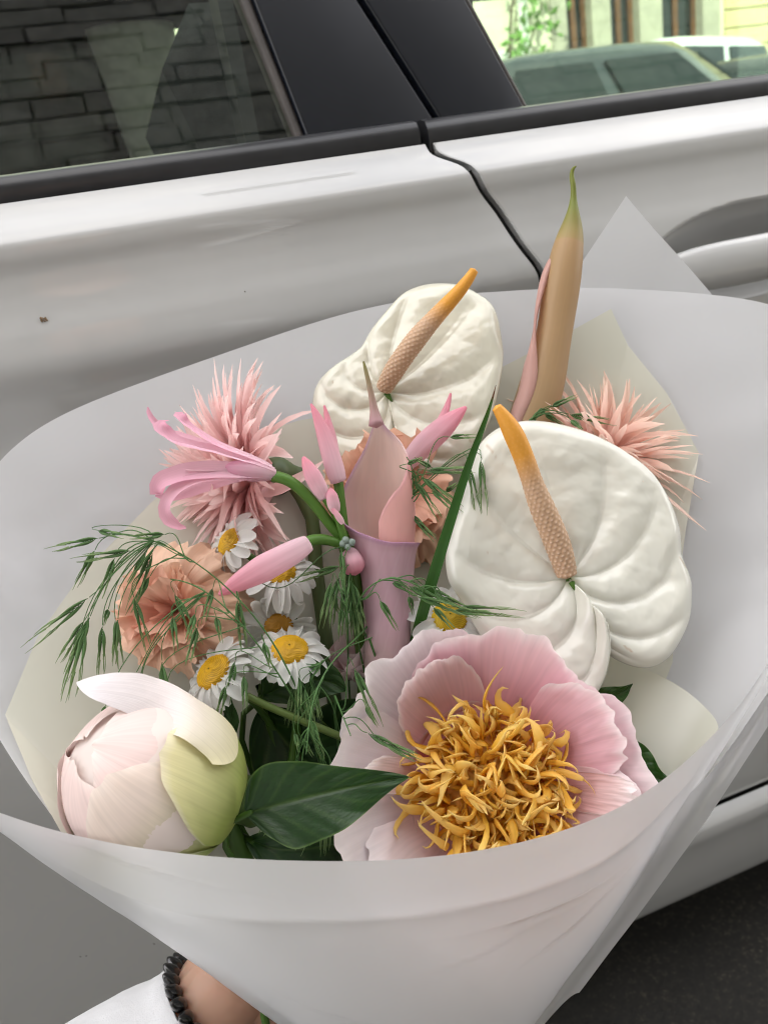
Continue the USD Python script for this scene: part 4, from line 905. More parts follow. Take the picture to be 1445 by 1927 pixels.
shell(20, 44, 172, 52, .07, (.42, .50, .13), (.78, .72, .40), seed=7)
shell(215, 58, 172, 28, .05, (.56, .58, .30), BL, seed=8)
shell(170, 40, 172, 58, .10, (.62, .60, .34), (.85, .72, .68), seed=9)
# loose white petal
lp = [[(143, 1283, .335), (190, 1268, .338), (250, 1266, .342), (310, 1282, .346), (372, 1318, .350), (420, 1350, .352), (446, 1382, .352)],
      [(150, 1296, .332), (195, 1290, .335), (252, 1296, .339), (310, 1320, .341), (365, 1352, .341), (408, 1390, .339), (440, 1432, .340)],
      [(170, 1313, .330), (205, 1330, .332), (250, 1350, .335), (300, 1376, .334), (338, 1386, .331), (362, 1402, .328), (400, 1440, .328)]]
def hug(x, y, off):
    r = nrm(ray(x, y)); b = (bc - CAM) @ r; q = CAM + r * b - bc; R_ = bR * off; dd = np.linalg.norm(q)
    return bc + q / dd * R_ if dd > R_ else CAM + r * (b - math.sqrt(R_ ** 2 - dd ** 2))
lp = [[P(*k) if i < 4 else hug(k[0], k[1], 1.085 + .006 * (6 - i)) for i, k in enumerate(r)] for r in lp]
lg = np.stack([spline(np.array(r), 44) for r in lp], 1); lg = np.stack([spline(r, 16) for r in lg], 0)
lg = lg + fn(lg, 70, 3)[..., None] * .0012 * V(0, 1, .6)
u = np.repeat(np.linspace(0, 1, 44), 16)
put(pbud, 'loose_petal', grid(lg), 'petal_thin', tint=np.where(u[:, None] < .55, lerp([.86, .82, .85], [.84, .76, .74], u / .55), lerp([.84, .76, .74], [.76, .70, .46], np.clip((u - .55) / .4, 0, 1))), label='loose white petal lifting off the bud')
put(pbud, 'stem', tube(spline([bc + V(.03, -.02, -.01), P(470, 1640, .37), P(600, 1900, .385), BIND], 14), .0042, 10), 'green_flesh', tint=GREEN * .7)
put(pbud, 'calyx', tube(spline([P(440, 1500, .360), P(462, 1520, .362), P(480, 1548, .364)], 6), [.012, .013, .011, .008, .006, .004], 14), 'green_flesh', tint=np.array([.06, .10, .025]))

# ---- leaves
def leaf(label, mid, wl, wr, tone, fold=.25, wave=.0016, seed=1, veins=5, cat='leaf'):
    m = spline(np.array([[*P(*q), 0] for q in mid])[:, :3], 70); d = np.mean([q[2] for q in mid])
    u = np.linspace(0, 1, 70)
    WL = px(1, d) * prof(u, np.linspace(0, 1, len(wl)), wl); WR = px(1, d) * prof(u, np.linspace(0, 1, len(wr)), wr)
    t = nrm(np.gradient(m, axis=0)); n = nrm(-FX - t * (t @ -FX)[:, None]) ; s = np.cross(t, n)
    n = nrm(n + .25 * UX)
    a = np.linspace(-1, 1, 41); W = np.where(a[None] < 0, WR[:, None], WL[:, None])
    X = a[None] * W
    fr = ((u[:, None] - .34 * np.abs(a)[None] ** .8) * veins) % 1
    vein = np.exp(-((fr - .5) / .07) ** 2) * np.clip(np.abs(a)[None] * 6, 0, 1) * (np.abs(a)[None] < .96)
    mr = np.exp(-(a[None] / .035) ** 2)
    pil = np.sin(np.pi * fr) ** .7
    pts = m[:, None] + s[:, None] * -X[..., None] + n[:, None] * (np.abs(X) * fold + .0009 * pil * np.abs(a)[None] ** .5 - .0006 * mr + wave * np.sin(u[:, None] * 15 + a[None] * 2 + seed) * np.abs(a)[None] ** 2)[..., None]
    ti = np.array(tone) * (1 + .25 * fn(pts, 40, seed))[..., None] * np.ones(3)
    k = np.clip(.16 * vein + .4 * mr, 0, .5)[..., None]; ti = ti * (1 - k) + np.array([.14, .24, .06]) * k
    e = np.clip((np.abs(a)[None, :, None] - .975) / .025, 0, 1) * .6 * np.ones_like(ti); ti = ti * (1 - e) + np.array([.16, .26, .07]) * e
    o = thing('leafy_sprig', label, 'leaf', m[0], None)
    put(o, 'blade', grid(pts), 'leaf_flesh', tint=ti.reshape(-1, 3))
    put(o, 'stalk', tube(spline([m[2], m[0] - t[0] * .006, lerp(m[0], BIND, np.array(.45)), BIND + rng.normal(0, .01, 3)], 12), .0016, 6), 'green_flesh', tint=GREEN * .6)
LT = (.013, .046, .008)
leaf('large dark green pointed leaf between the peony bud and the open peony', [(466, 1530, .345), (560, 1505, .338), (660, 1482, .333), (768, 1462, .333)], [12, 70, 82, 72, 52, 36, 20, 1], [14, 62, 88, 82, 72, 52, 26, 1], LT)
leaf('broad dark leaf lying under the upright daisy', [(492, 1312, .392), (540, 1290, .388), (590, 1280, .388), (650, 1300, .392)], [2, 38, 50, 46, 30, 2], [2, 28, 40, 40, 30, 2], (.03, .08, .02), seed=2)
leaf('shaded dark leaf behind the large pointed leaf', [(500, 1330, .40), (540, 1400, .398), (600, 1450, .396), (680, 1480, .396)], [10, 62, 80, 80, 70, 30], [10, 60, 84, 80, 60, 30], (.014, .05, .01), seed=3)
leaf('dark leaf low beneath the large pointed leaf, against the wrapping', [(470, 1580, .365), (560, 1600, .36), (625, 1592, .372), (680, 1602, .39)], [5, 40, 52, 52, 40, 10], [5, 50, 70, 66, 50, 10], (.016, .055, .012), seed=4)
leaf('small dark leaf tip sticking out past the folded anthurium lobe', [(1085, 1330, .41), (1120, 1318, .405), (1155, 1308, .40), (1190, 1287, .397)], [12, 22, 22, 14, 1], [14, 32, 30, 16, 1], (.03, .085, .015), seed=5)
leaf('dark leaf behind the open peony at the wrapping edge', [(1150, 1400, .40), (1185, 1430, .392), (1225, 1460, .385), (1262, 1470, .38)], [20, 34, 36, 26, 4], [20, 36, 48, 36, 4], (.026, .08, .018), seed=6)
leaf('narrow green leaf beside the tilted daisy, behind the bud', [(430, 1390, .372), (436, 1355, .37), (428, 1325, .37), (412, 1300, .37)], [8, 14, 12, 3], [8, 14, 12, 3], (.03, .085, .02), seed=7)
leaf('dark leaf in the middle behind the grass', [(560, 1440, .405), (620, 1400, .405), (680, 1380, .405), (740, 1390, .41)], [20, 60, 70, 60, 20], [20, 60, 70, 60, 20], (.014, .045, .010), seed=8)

# ---- broad grass blade
gb = thing('broad_grass', 'single broad green grass blade rising beside the short calla lily', 'leaf', P(783, 1190, .384))
pa2 = spline(PP([(760, 1300, .412), (786, 1180, .396), (812, 1090, .380), (848, 975, .378), (890, 850, .377), (918, 775, .377), (933, 724, .377)]), 60)
wb = px(1, .38) * prof(np.linspace(0, 1, 60), [0, .3, .55, .8, .95, 1], [11, 12.5, 10.5, 7, 2.6, .4])
put(gb, 'blade', ribbon(pa2, wb, V(.35, .1, 1), 5, .35), 'leaf_flesh', tint=np.where(np.repeat(np.linspace(0, 1, 60), 5)[:, None] > .965, np.array([.14, .06, .03]), np.array([.03, .105, .015])))
put(gb, 'sheath', tube(spline([pa2[1], lerp(pa2[0], BIND, np.array(.5)), BIND], 10), .0022, 8), 'green_flesh', tint=GREEN * .6)
# ---- nodding grasses: thin branched stalks with bristly spikelets
GC, GL = np.array([.075, .165, .05]), np.array([.19, .29, .11])
def spikelet(parent, a, b, w, seed):
    """a to b: tip of the stalk to the end of the longest bristle; five overlapping scales, each ending in a bristle"""
    L = np.linalg.norm(b - a); t = (b - a) / L; n = nrm(np.cross(t, FX) + .4 * rng.normal(size=3) * .6); n = nrm(n - t * (n @ t)); s = np.cross(t, n)
    ms, ti = [], []
    for k in range(7):
        sg = 1 if k % 2 else -1; q = k / 7
        p0 = a + t * L * (.02 + .28 * q); lean = (.06 + .05 * (1 - q)) * sg
        d = nrm(t + n * lean + s * rng.normal(0, .03)); l = L * (.40 - .05 * q)
        pth = spline([p0, p0 + d * l * .5 + n * sg * w * .45, p0 + d * l], 6)
        m = tube(pth, w * np.array([.15, .50, .62, .52, .30, .08]), 6, flat=.6, up=n); ms.append(m); ti.append(lerp(GC * (.8 + .5 * rng.random()), GL, np.concatenate([np.repeat(np.linspace(0, 1, 6) ** 2, 6), [0, 1]])))
        e = p0 + d * l; al = L * (.22 + .14 * rng.random())
        m = tube(spline([e - d * .001, e + d * al * .5 + n * sg * al * .02, e + nrm(d + t * .8) * al], 4), [.0003, .00026, .0002, .0001], 3); ms.append(m); ti.append(np.tile(GL * 1.2, (len(m[0]), 1)))
    put(parent, 'spikelet', join(ms), 'grass_flesh', tint=np.vstack(ti))
def grass(label, axis, items, d_j=.006, w=5.5, stalk=1.6, name='nodding_panicle'):
    t = thing(name, label, 'grass spray', P(*axis[-1]), None)
    ax = spline(PP(axis), 60); dm = np.mean([q[2] for q in axis])
    put(t, 'stalk', tube(spline([BIND + rng.normal(0, .008, 3), lerp(BIND, ax[0], np.array(.5)) + V(0, 0, -.03), ax[0] + V(0, -.02, -.012), ax[0], ax[3]], 14), .0007, 5), 'grass_flesh', tint=GC * 1.2)
    put(t, 'stalk', tube(ax, px(1, dm) * np.linspace(stalk * 1.4, stalk * .6, 60), 5), 'grass_flesh', tint=GC * 1.25)
    for it in items:
        x0, y0, x1, y1 = it[:4]; d = (it[4] if len(it) > 4 else dm) + rng.normal(0, d_j)
        a, b = P(x0, y0, d), P(x1, y1, d - .002 + rng.normal(0, .004))
        j = int(np.argmin(np.linalg.norm(ax - (a + UX * .008), axis=1))); j = max(0, j - 8)
        q = ax[j]; mid = lerp(q, a, np.array(.5)) + UX * .15 * np.linalg.norm(a - q)
        put(t, 'branch', tube(spline([q, mid, a - nrm(b - a) * .004, a], 12), px(1, dm) * np.linspace(1.3, .8, 12), 4), 'grass_flesh', tint=GC * 1.3)
        spikelet(t, a, b, px(w * 1.1, dm), 0)
grass('nodding grass panicle arching over the peony bud and the first carnation', [(600, 1400, .375), (560, 1300, .368), (500, 1190, .362), (420, 1100, .356), (345, 1045, .352), (270, 1012, .350), (205, 1004, .350)],
      [(186, 1013, 80, 1038), (184, 998, 240, 1012), (248, 1037, 128, 1056), (310, 1006, 238, 1012), (179, 1035, 135, 1118), (217, 1049, 182, 1142), (275, 1040, 236, 1106), (290, 1033, 238, 1160), (168, 1124, 33, 1232), (159, 1168, 100, 1262), (153, 1186, 115, 1338), (162, 1181, 133, 1326), (193, 1177, 189, 1290), (217, 1166, 229, 1268), (204, 1146, 195, 1180), (252, 1124, 284, 1240), (283, 1084, 236, 1165), (222, 1165, 212, 1262), (170, 1160, 120, 1290)])
grass('nodding grass panicle hanging in front of the apricot carnation and the loose petal', [(600, 1420, .385), (560, 1330, .37), (490, 1220, .355), (420, 1140, .350), (360, 1100, .348), (320, 1090, .347)],
      [(328, 1115, 383, 1232), (325, 1160, 333, 1236), (401, 1106, 380, 1180), (368, 1155, 348, 1215), (447, 1128, 461, 1236), (407, 1160, 418, 1215), (257, 1265, 210, 1350), (305, 1243, 320, 1392), (301, 1288, 311, 1400), (261, 1297, 256, 1346), (270, 1305, 290, 1410), (319, 1297, 338, 1392), (199, 1328, 187, 1375), (443, 1243, 424, 1342), (460, 1270, 461, 1352), (496, 1208, 514, 1268), (372, 1180, 350, 1262), (425, 1290, 405, 1370)], name='nodding_panicle')
def z2(r): return [(400 + a / 2.89, 900 + b / 2.89, 400 + c / 2.89, 900 + e / 2.89) for a, b, c, e in r]
def z3(r): return [(400 + a / 3.6125, 1260 + b / 3.6125, 400 + c / 3.6125, 1260 + e / 3.6125) for a, b, c, e in r]
grass('nodding grass with a dense tassel hanging at the nerine joint', [(660, 1330, .412), (655, 1220, .400), (650, 1120, .376), (648, 1050, .375), (655, 1030, .375)],
      z2([(700, 400, 716, 620), (740, 480, 700, 810), (690, 540, 615, 780), (650, 560, 580, 850), (760, 560, 835, 850), (735, 620, 745, 960), (780, 640, 815, 890), (700, 480, 400, 570), (640, 640, 705, 760), (720, 560, 720, 860), (670, 620, 640, 840), (770, 700, 790, 910), (705, 700, 690, 900), (755, 600, 775, 860)]), w=5.5)
grass('nodding grass with long arched branches crossing the short calla lily', [(690, 1300, .412), (672, 1200, .395), (690, 1110, .378), (740, 1088, .370), (800, 1110, .370), (860, 1140, .372)],
      z2([(910, 660, 1015, 850), (970, 560, 1150, 650), (1060, 580, 1370, 745), (1110, 640, 1460, 755), (1070, 640, 1095, 760), (1200, 700, 1330, 840), (1240, 640, 1500, 770), (1300, 720, 1560, 740), (1180, 600, 1400, 720), (1320, 700, 1740, 745)]), w=5.5)
grass('thin grass with spikelets beside the short calla lily, over the apricot petals', [(700, 1250, .40), (735, 1080, .40), (765, 960, .398), (775, 880, .397), (765, 860, .396)],
      z2([(1090, 10, 1205, 160), (1150, 0, 1320, 150), (1080, 190, 1225, 360), (1110, 240, 1230, 330), (1190, 60, 1330, 190)]) + [(800, 885, 905, 884), (812, 880, 775, 860), (765, 873, 800, 860), (783, 905, 835, 990), (790, 895, 880, 965), (845, 822, 905, 820), (838, 925, 868, 905), (880, 870, 905, 985), (905, 862, 912, 978), (908, 870, 932, 962)], w=4.5, d_j=.003)
grass('nodding grass hanging before the large dark leaf', [(690, 1180, .395), (640, 1230, .37), (600, 1290, .352), (585, 1340, .345), (580, 1380, .340), (576, 1420, .337)],
      z3([(560, 430, 592, 580), (610, 470, 695, 615), (670, 330, 760, 660), (600, 680, 720, 920), (530, 760, 305, 1170), (530, 860, 530, 1100), (590, 780, 565, 1050), (730, 720, 575, 1140), (775, 720, 560, 1300), (780, 880, 745, 1300), (790, 760, 620, 1260), (690, 400, 750, 600), (900, 560, 1015, 960), (800, 900, 770, 1300)]), w=5.0)
grass('grass spray pointing across the rim of the open peony', [(630, 1310, .375), (650, 1360, .355), (660, 1385, .345)], z3([(960, -20, 1160, 440), (1050, 430, 1440, 640), (1180, 500, 1440, 610), (1040, 250, 1130, 400)]), w=5.0)
tas = [(rng.uniform(545, 690), rng.uniform(20, 180)) for _ in range(22)]
grass('fine bristly grass tassel over the broad dark leaf', [(700, 1200, .385), (660, 1215, .378), (620, 1235, .372), (590, 1262, .368)],
      z3([(a, b, a + (a - 620) * .5 + rng.normal(0, 30), b + 230 + 60 * rng.random()) for a, b in tas]), w=3.2, stalk=1.0)
grass('small grass sprig lying over the peach gerbera behind the white anthurium', [(1000, 900, .45), (990, 830, .445), (1000, 790, .440), (1020, 775, .438)],
      [(1036, 765, 1092, 742), (1070, 779, 1165, 798), (1025, 778, 1064, 802), (1074, 790, 1100, 812), (1028, 770, 995, 792), (1010, 785, 985, 800)], w=5, d_j=.001)
put('/World/nerine', 'tendril', tube(spline(PP([(655, 1030, .384), (600, 1050, .378), (545, 1100, .374), (470, 1080, .372)]), 14), .0003, 4), 'grass_flesh', tint=GC)
st_ = thing('bare_twig', 'bare thin green stem lying slantwise across the dark leaves', 'stem', P(470, 1312, .37))
put(st_, 'stalk', tube(spline(PP([(465, 1310, .368), (540, 1345, .370), (620, 1378, .374), (700, 1420, .385), (740, 1500, .40)]), 20), px(1, .37) * np.linspace(7, 8, 20), 10), 'green_flesh', tint=np.array([.13, .19, .05]))

# ------------------------------------------------------------------ wrapping
def sheet(stations, bulge, nu=150, nv=60, crease=None, wob=.0015, seed=1):
    """stations: (top px, py, depth, bottom px, py, depth, outward push in metres); a smooth sheet through them"""
    S = np.array([[*P(*s[:3]), *P(*s[3:6]), s[6]] for s in stations])
    Q = spline(S, nu); top, bot, push = Q[:, :3], Q[:, 3:6], Q[:, 6]
    cen = lerp(BIND, top.mean(0), np.array(.55))
    v = np.linspace(0, 1, nv)[:, None]
    mid = (top + bot) / 2; out = nrm(mid - cen); ctl = mid + out * push[:, None]
    pts = (1 - v)[..., None] ** 2 * top + (2 * v * (1 - v))[..., None] * ctl + v[..., None] ** 2 * bot
    n = nrm(np.cross(np.gradient(pts, axis=1), np.gradient(pts, axis=0)))
    h = wob * (fn(pts, 11, seed) + .5 * fn(pts, 26, seed + 2)) * np.clip(v * 5, .25, 1)
    if crease is not None: h = h + crease(np.linspace(0, 1, nu)[None], v)
    return grid(pts + n * h[..., None])
B0 = dict()
back = [(150, 1600, .335, 660, 2000, .352, .0), (30, 1440, .352, 665, 2010, .355, .004), (-40, 1300, .372, 670, 2030, .36, .010), (-70, 1150, .392, 675, 2040, .365, .012), (-62, 990, .412, 680, 2050, .37, .012), (0, 868, .434, 685, 2060, .375, .012), (60, 815, .444, 690, 2060, .378, .012), (200, 745, .464, 690, 2060, .385, .012), (400, 672, .484, 705, 2060, .39, .012), (600, 604, .498, 720, 2060, .395, .010), (760, 566, .504, 735, 2060, .397, .010), (940, 548, .506, 750, 2060, .397, .010), (1120, 541, .505, 770, 2060, .397, .010), (1290, 550, .498, 790, 2060, .395, .012), (1445, 572, .488, 810, 2055, .392, .014), (1600, 650, .468, 835, 2050, .388, .016), (1690, 800, .44, 860, 2040, .38, .018), (1680, 960, .412, 880, 2030, .374, .018), (1600, 1100, .385, 900, 2020, .37, .014), (1520, 1220, .362, 920, 2010, .365, .008)]
bs = single('wrapping_film', sheet(back, 0, 220, 70, seed=4, wob=.004), 'frosted_film', 'large frosted film wrapped round the back of the bouquet', 'wrapping film', 'wrapping')
def fold(u, v):
    line = .155 + .03 * np.sin(u * 5 + .5) + .10 * (u - .45) ** 2
    a = (v - line)
    k = -.0045 * np.clip(1 - np.abs(a) / .16, 0, 1) ** 2.2 * np.clip((u - .12) / .2, 0, 1) * np.clip((.84 - u) / .15, 0, 1)
    b = (v - .27 - .22 * (u - .62)) ; k2 = .0018 * np.exp(-(b / .012) ** 2) * np.exp(-((u - .66) / .07) ** 2)
    g_ = lambda c0, c1, w, ang: np.exp(-((v - c1 - ang * (u - c0)) / .006) ** 2) * np.exp(-((u - c0) / w) ** 2)
    k3 = .0016 * g_(.30, .075, .07, .35) - .0014 * g_(.60, .33, .05, -.5) + .0016 * g_(.72, .40, .06, -.9) + .0012 * g_(.42, .52, .09, .5)
    return k + k2 + .5 * k3
front = [(-230, 1405, .362, 650, 2019, .350, -.002), (-110, 1482, .345, 745, 2080, .340, 0), (0, 1530, .330, 800, 2120, .335, .0), (130, 1570, .317, 790, 2130, .332, .001), (300, 1601, .305, 775, 2140, .330, .005), (450, 1616, .299, 770, 2140, .330, .009), (600, 1621, .296, 775, 2140, .330, .010), (760, 1617, .295, 790, 2140, .330, .010), (900, 1601, .296, 815, 2130, .331, .009), (1050, 1566, .300, 845, 2110, .333, .007), (1190, 1506, .307, 890, 2070, .337, .006), (1300, 1424, .318, 930, 2030, .340, .006), (1395, 1322, .332, 965, 1985, .344, .010), (1460, 1225, .345, 990, 1950, .347, .014), (1530, 1120, .362, 1005, 1925, .352, .018)]
single('wrapping_film', sheet(front, 0, 200, 110, crease=fold, seed=8, wob=.0016), 'frosted_film', 'frosted film folded across the front of the bouquet below the peonies', 'wrapping film', 'wrapping')
side = [(1180, 1560, .335, 940, 2000, .358, .0), (1290, 1500, .336, 970, 1985, .358, .002), (1400, 1370, .345, 1010, 1945, .358, .008), (1470, 1270, .355, 1050, 1900, .360, .016), (1560, 1180, .37, 1090, 1870, .364, .022)]
single('wrapping_film', sheet(side, 0, 60, 50, seed=11, wob=.001), 'frosted_film', 'second layer of frosted film tucked behind the front fold beside the car door', 'wrapping film', 'wrapping')
corner = [(880, 640, .512, 760, 2050, .405, .004), (1010, 590, .514, 770, 2050, .405, .004), (1060, 556, .516, 775, 2050, .405, .004), (1100, 485, .517, 778, 2050, .405, .004), (1140, 425, .518, 780, 2050, .405, .004), (1178, 368, .518, 785, 2050, .405, .004), (1230, 430, .517, 790, 2050, .405, .004), (1285, 490, .515, 795, 2050, .405, .004), (1337, 550, .512, 800, 2050, .405, .004), (1400, 640, .508, 810, 2050, .405, .004)]
def poly(stations, n):
    S = np.array(stations, float); i = np.linspace(0, len(S) - 1, n); k = np.clip(i.astype(int), 0, len(S) - 2); f = (i - k)[:, None]
    return S[k] * (1 - f) + S[k + 1] * f
def flat_sheet(stations, nu, nv, seed, wob=.0008):
    S = poly(stations, nu); top = np.array([P(*s[:3]) for s in S]); bot = np.array([P(*s[3:6]) for s in S]); v = np.linspace(0, 1, nv)[:, None]
    mid = (top + bot) / 2; cen = lerp(BIND, top.mean(0), np.array(.55)); ctl = mid + nrm(mid - cen) * S[:, 6][:, None]
    pts = (1 - v)[..., None] ** 2 * top + (2 * v * (1 - v))[..., None] * ctl + v[..., None] ** 2 * bot
    n = nrm(np.cross(np.gradient(pts, axis=1), np.gradient(pts, axis=0)))
    return grid(pts + n * (wob * fn(pts, 14, seed))[..., None])
def plane_d(x, y):
    b_, a_ = P(785, 2050, .452), P(1178, 368, .522); n_ = np.cross(a_ - b_, RX); r = ray(x, y); return ((b_ - CAM) @ n_) / (r @ n_)
corner = [(c[0], c[1], plane_d(c[0], c[1]), 785, 2050, .452, 0) for c in corner]
single('wrapping_film', flat_sheet(corner, 91, 30, 5), 'frosted_film', 'pointed corner of frosted film standing up before the door handle', 'wrapping film', 'wrapping')
liner = [(118, 1570, .332, 690, 2010, .355, .0), (60, 1470, .345, 690, 2015, .357, .002), (10, 1345, .362, 690, 2020, .36, .004), (70, 1200, .385, 690, 2030, .365, .006), (150, 1085, .405, 640, 2040, .37, .006), (285, 945, .428, 660, 2050, .375, .008), (420, 835, .445, 680, 2050, .38, .008), (560, 792, .462, 695, 2050, .383, .008), (800, 745, .474, 725, 2050, .39, .006), (945, 690, .480, 745, 2050, .392, .006), (1050, 636, .484, 760, 2050, .392, .006), (1150, 580, .488, 770, 2050, .392, .006), (1182, 650, .484, 780, 2050, .392, .006), (1255, 740, .474, 800, 2050, .39, .008), (1315, 852, .462, 815, 2045, .388, .008), (1290, 1000, .446, 830, 2040, .385, .010), (1272, 1130, .430, 850, 2030, .38, .012), (1265, 1245, .415, 870, 2020, .375, .012)]
single('wrapping_paper', flat_sheet(liner, 205, 50, 6, .0012), 'cream_film', 'cream tinted paper liner with torn edges and a pointed corner round the flowers', 'wrapping paper', 'wrapping')
liner2 = [(1060, 1230, .424, 830, 2030, .38, .004), (1150, 1238, .420, 845, 2030, .378, .006), (1220, 1262, .412, 860, 2020, .375, .010), (1290, 1300, .402, 875, 2010, .37, .014), (1335, 1340, .390, 890, 2000, .365, .016), (1350, 1362, .380, 900, 1990, .36, .016), (1335, 1410, .362, 900, 1990, .355, .010), (1290, 1450, .345, 890, 2000, .35, .004)]
single('wrapping_paper', sheet(liner2, 0, 80, 40, seed=7, wob=.0008), 'cream_film', 'curved yellowish green liner beside the open peony', 'wrapping paper', 'wrapping')

# ------------------------------------------------------------------ the holder's forearm, hand, sleeve and bracelet
import manifold3d as m3
def chain(joints):
    out = []
    for (a, ra), (b, rb) in zip(joints[:-1], joints[1:]):
        sa = m3.Manifold.sphere(ra, 24).translate([float(x) for x in a]); sb = m3.Manifold.sphere(rb, 24).translate([float(x) for x in b]); out.append(m3.Manifold.batch_hull([sa, sb]))
    return out
def blend(parts, edge, it):
    m = m3.Manifold.batch_boolean(parts, m3.OpType.Add).refine_to_length(edge).to_mesh()
    t = trimesh.Trimesh(m.vert_properties[:, :3], m.tri_verts, process=True); trimesh.smoothing.filter_taubin(t, iterations=it); return t
elbow, wrist, palm = np.array([-.25, .08, .79]), P(452, 1822, .404), P(590, 1960, .420)
per = thing('person', 'person holding the bouquet, white sleeve and bare wrist showing at the wrapping', 'person', elbow)
fd_ = nrm(wrist - elbow); gr_ = nrm(BIND - P(715, 1700, .36))
kn = [P(690 + 4 * k, 1975 + 45 * k, .440 - .002 * k) for k in range(4)]
parts = chain([(elbow, .034), (lerp(elbow, P(240, 2055, .386), np.array(.55)), .031), (P(240, 2055, .386), .027), (P(328, 1986, .394), .026), (P(390, 1912, .398), .0255), (wrist, .0245)])
for off in (-.010, .010): parts += chain([(wrist + UX * off, .021), (palm + UX * off * 2.2, .020)])
for k in range(4):
    parts += chain([(palm + UX * (.026 - .018 * k), .014), (kn[k], .0115)])
    c2, c3, c4 = P(790 + 3 * k, 2010 + 50 * k, .440 - .002 * k), P(860 + 2 * k, 2040 + 50 * k, .425), P(880, 2060 + 50 * k, .405)
    parts += chain([(kn[k], .0105), (c2, .0092), (c3, .0085), (c4, .0072)])
parts += chain([(palm + V(.0, .01, .012), .014), (P(640, 2040, .392), .0125), (P(690, 2080, .372), .0105), (P(740, 2110, .360), .0085)])
sh1, sh2 = np.array([-.29, -.16, 1.09]), np.array([.16, -.32, 1.09])
chest, hip, neck = np.array([-.08, -.30, 1.00]), np.array([-.10, -.56, .52]), np.array([-.07, -.26, 1.16])
parts += chain([(elbow, .045), (sh1, .055), (chest, .13), (lerp(chest, hip, np.array(.5)), .125), (hip, .15)]) + chain([(chest, .10), (neck, .055), (neck + np.array([.02, .06, .12]), .075), (neck + np.array([.02, .03, .19]), .085)])
parts += chain([(chest, .10), (sh2, .055), (np.array([.30, -.30, .80]), .042), (np.array([.22, -.12, .62]), .03), (np.array([.16, -.06, .55]), .028)])
for sx in (-1, 1):
    kn_ = np.array([-.10 + .17 * sx, -.17, .50]); an = np.array([-.10 + .15 * sx, -.42, .09])
    parts += chain([(hip + np.array([.09 * sx, 0, -.02]), .085), (kn_, .062), (an, .042), (an + np.array([0, .16, -.045]), .038)])
arm = blend(parts, .006, 10)
av_ = np.array(arm.vertices); put(per, 'body', (av_, np.array(arm.faces), np.zeros((len(av_), 2))), 'skin', tint=np.array([.56, .33, .235]) * (1 + .10 * fn(av_, 60, 2))[:, None])
def dress(name, chains, m):
    g = m3.Manifold.batch_boolean(sum([chain(c) for c in chains], []), m3.OpType.Add).refine_to_length(.02).to_mesh()
    t = trimesh.Trimesh(g.vert_properties[:, :3], g.tri_verts, process=True); trimesh.smoothing.filter_taubin(t, iterations=8)
    v = np.array(t.vertices); v = v + np.array(t.vertex_normals) * (.010 * fn(v, 9, 5))[:, None]
    put(per, name, (v, np.array(t.faces)), m, smooth=True)
mid_ = lerp(chest, hip, np.array(.5))
dress('vest', [[(sh1 + (.02, 0, 0), .068), (chest, .145), (mid_, .14), (hip, .165)], [(chest, .115), (sh2 + (-.02, 0, 0), .068)]], 'navy_cloth')
dress('trousers', [[(hip, .17)]] + [[(hip + np.array([.09 * sx, 0, -.02]), .10), (np.array([-.10 + .17 * sx, -.17, .50]), .080), (np.array([-.10 + .15 * sx, -.42, .14]), .062)] for sx in (-1, 1)], 'navy_cloth')
dress('sleeve', [[(sh2, .066), (np.array([.30, -.30, .80]), .056), (np.array([.225, -.13, .63]), .042)]], 'sleeve_cotton')
dress('hair', [[(neck + np.array([.02, .0, .20]), .095), (neck + np.array([.02, -.06, .12]), .075), (neck + np.array([0, -.09, -.02]), .06)]], 'dark_hair')
for sx in (-1, 1): dress('shoe', [[(np.array([-.10 + .15 * sx, -.44, .075]), .055), (np.array([-.10 + .15 * sx, -.26, .045]), .046)]], 'black_plastic')
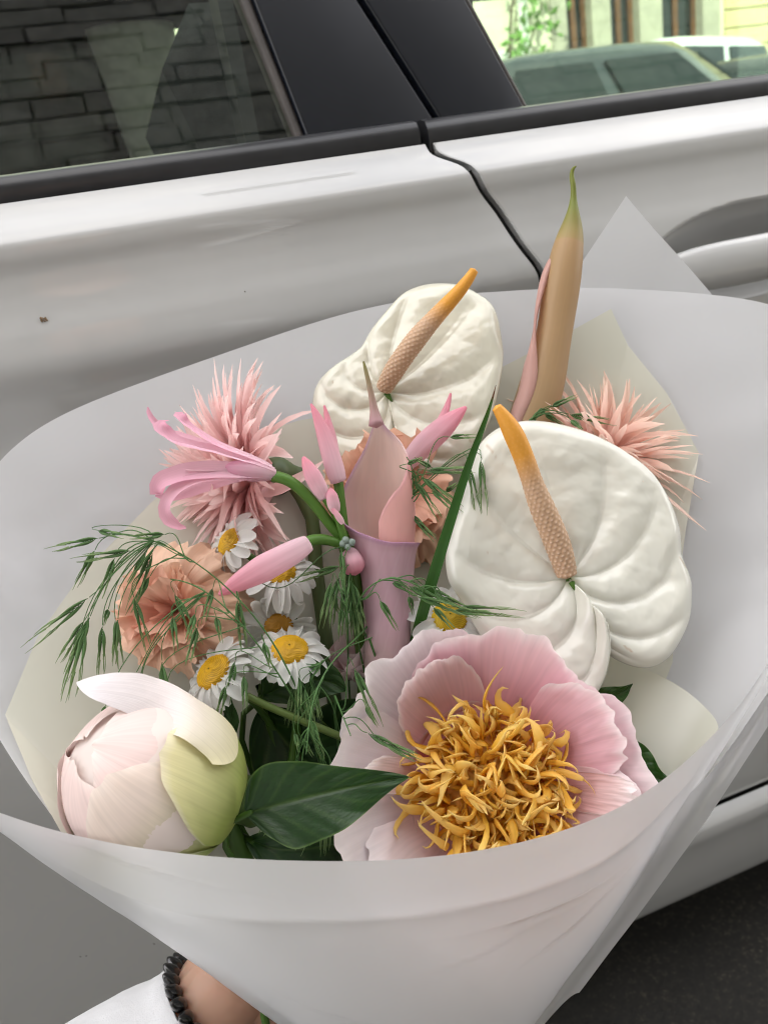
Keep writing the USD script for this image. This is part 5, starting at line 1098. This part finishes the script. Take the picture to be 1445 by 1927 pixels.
# sleeve: a cloth tube over the forearm ending in a ribbed cuff
cuff = P(400, 1914, .398)
ax_ = nrm(P(441, 1813, .402) - P(313, 1967, .394))
_, s1, s2 = basis(ax_)
n_, m_ = 90, 60
sp_ = spline([sh1, lerp(sh1, elbow, np.array(.6)), elbow + np.array([0, .0, -.01]), lerp(elbow, P(240, 2055, .386), np.array(.55)), P(240, 2055, .386), P(328, 1986, .394), cuff - ax_ * .004, cuff], n_)
tt_, nn_, bb_ = frames(sp_, UX)
u = np.linspace(0, 1, n_); ang = np.arange(m_) / m_ * 2 * np.pi
rad = prof(u, [0, .3, .6, .80, .91, .955, .98, 1], [.072, .062, .054, .0475, .0440, .0405, .0355, .0335])
base_ = nn_[:, None] * np.cos(ang)[None, :, None] + bb_[:, None] * np.sin(ang)[None, :, None]
wr = 1 + .05 * fn(sp_[:, None] + base_ * .04, 26, 3) * (1 - u[:, None] * .7) + .03 * np.sin(u[:, None] * 46 + 2 * np.cos(ang)[None]) * np.clip(np.cos(ang - 2.0), 0, 1)[None] * (u[:, None] < .95)
rib = 1 + .012 * np.cos(ang * 30)[None] * np.clip((u[:, None] - .95) / .015, 0, 1)
pts = sp_[:, None] + base_ * (rad[:, None] * wr * rib)[..., None]
lip = sp_[-1] + base_[-1] * (rad[-1] - .0035) + tt_[-1] * -.001; lip2 = sp_[-6] + base_[-6] * (rad[-6] - .004)
pts = np.concatenate([pts, lip[None], lip2[None]], 0)
put(per, 'sleeve', (pts.reshape(-1, 3), quads(m_, n_ + 2, True)), 'sleeve_cotton', smooth=True)
br = thing('bracelet', 'black beaded bracelet round the wrist at the edge of the white sleeve', 'bracelet', cuff)
kb = 26
for k in range(kb):
    a = k / kb * 2 * np.pi; e = nn_[-1] * math.cos(a) + bb_[-1] * math.sin(a); tg = np.cross(tt_[-1], e)
    c = cuff + tt_[-1] * .0032 + e * (rad[-1] - .0018)
    sgm = trimesh.creation.icosphere(2, 1.0); q = np.array(sgm.vertices)
    pt = (1 - .35 * np.clip(q[:, 0:1], 0, 1))
    vb = c + q[:, 0:1] * e * .0058 + q[:, 1:2] * pt * tg * .0039 + q[:, 2:3] * pt * tt_[-1] * .0034
    put(br, 'bead', (vb, np.array(sgm.faces)), 'black_bead', smooth=True)
put(br, 'cord', tube(np.array([cuff + tt_[-1] * .0032 + (nn_[-1] * math.cos(a) + bb_[-1] * math.sin(a)) * (rad[-1] - .0025) for a in np.linspace(0, 2 * np.pi, 60)]), .0008, 6), 'rubber')
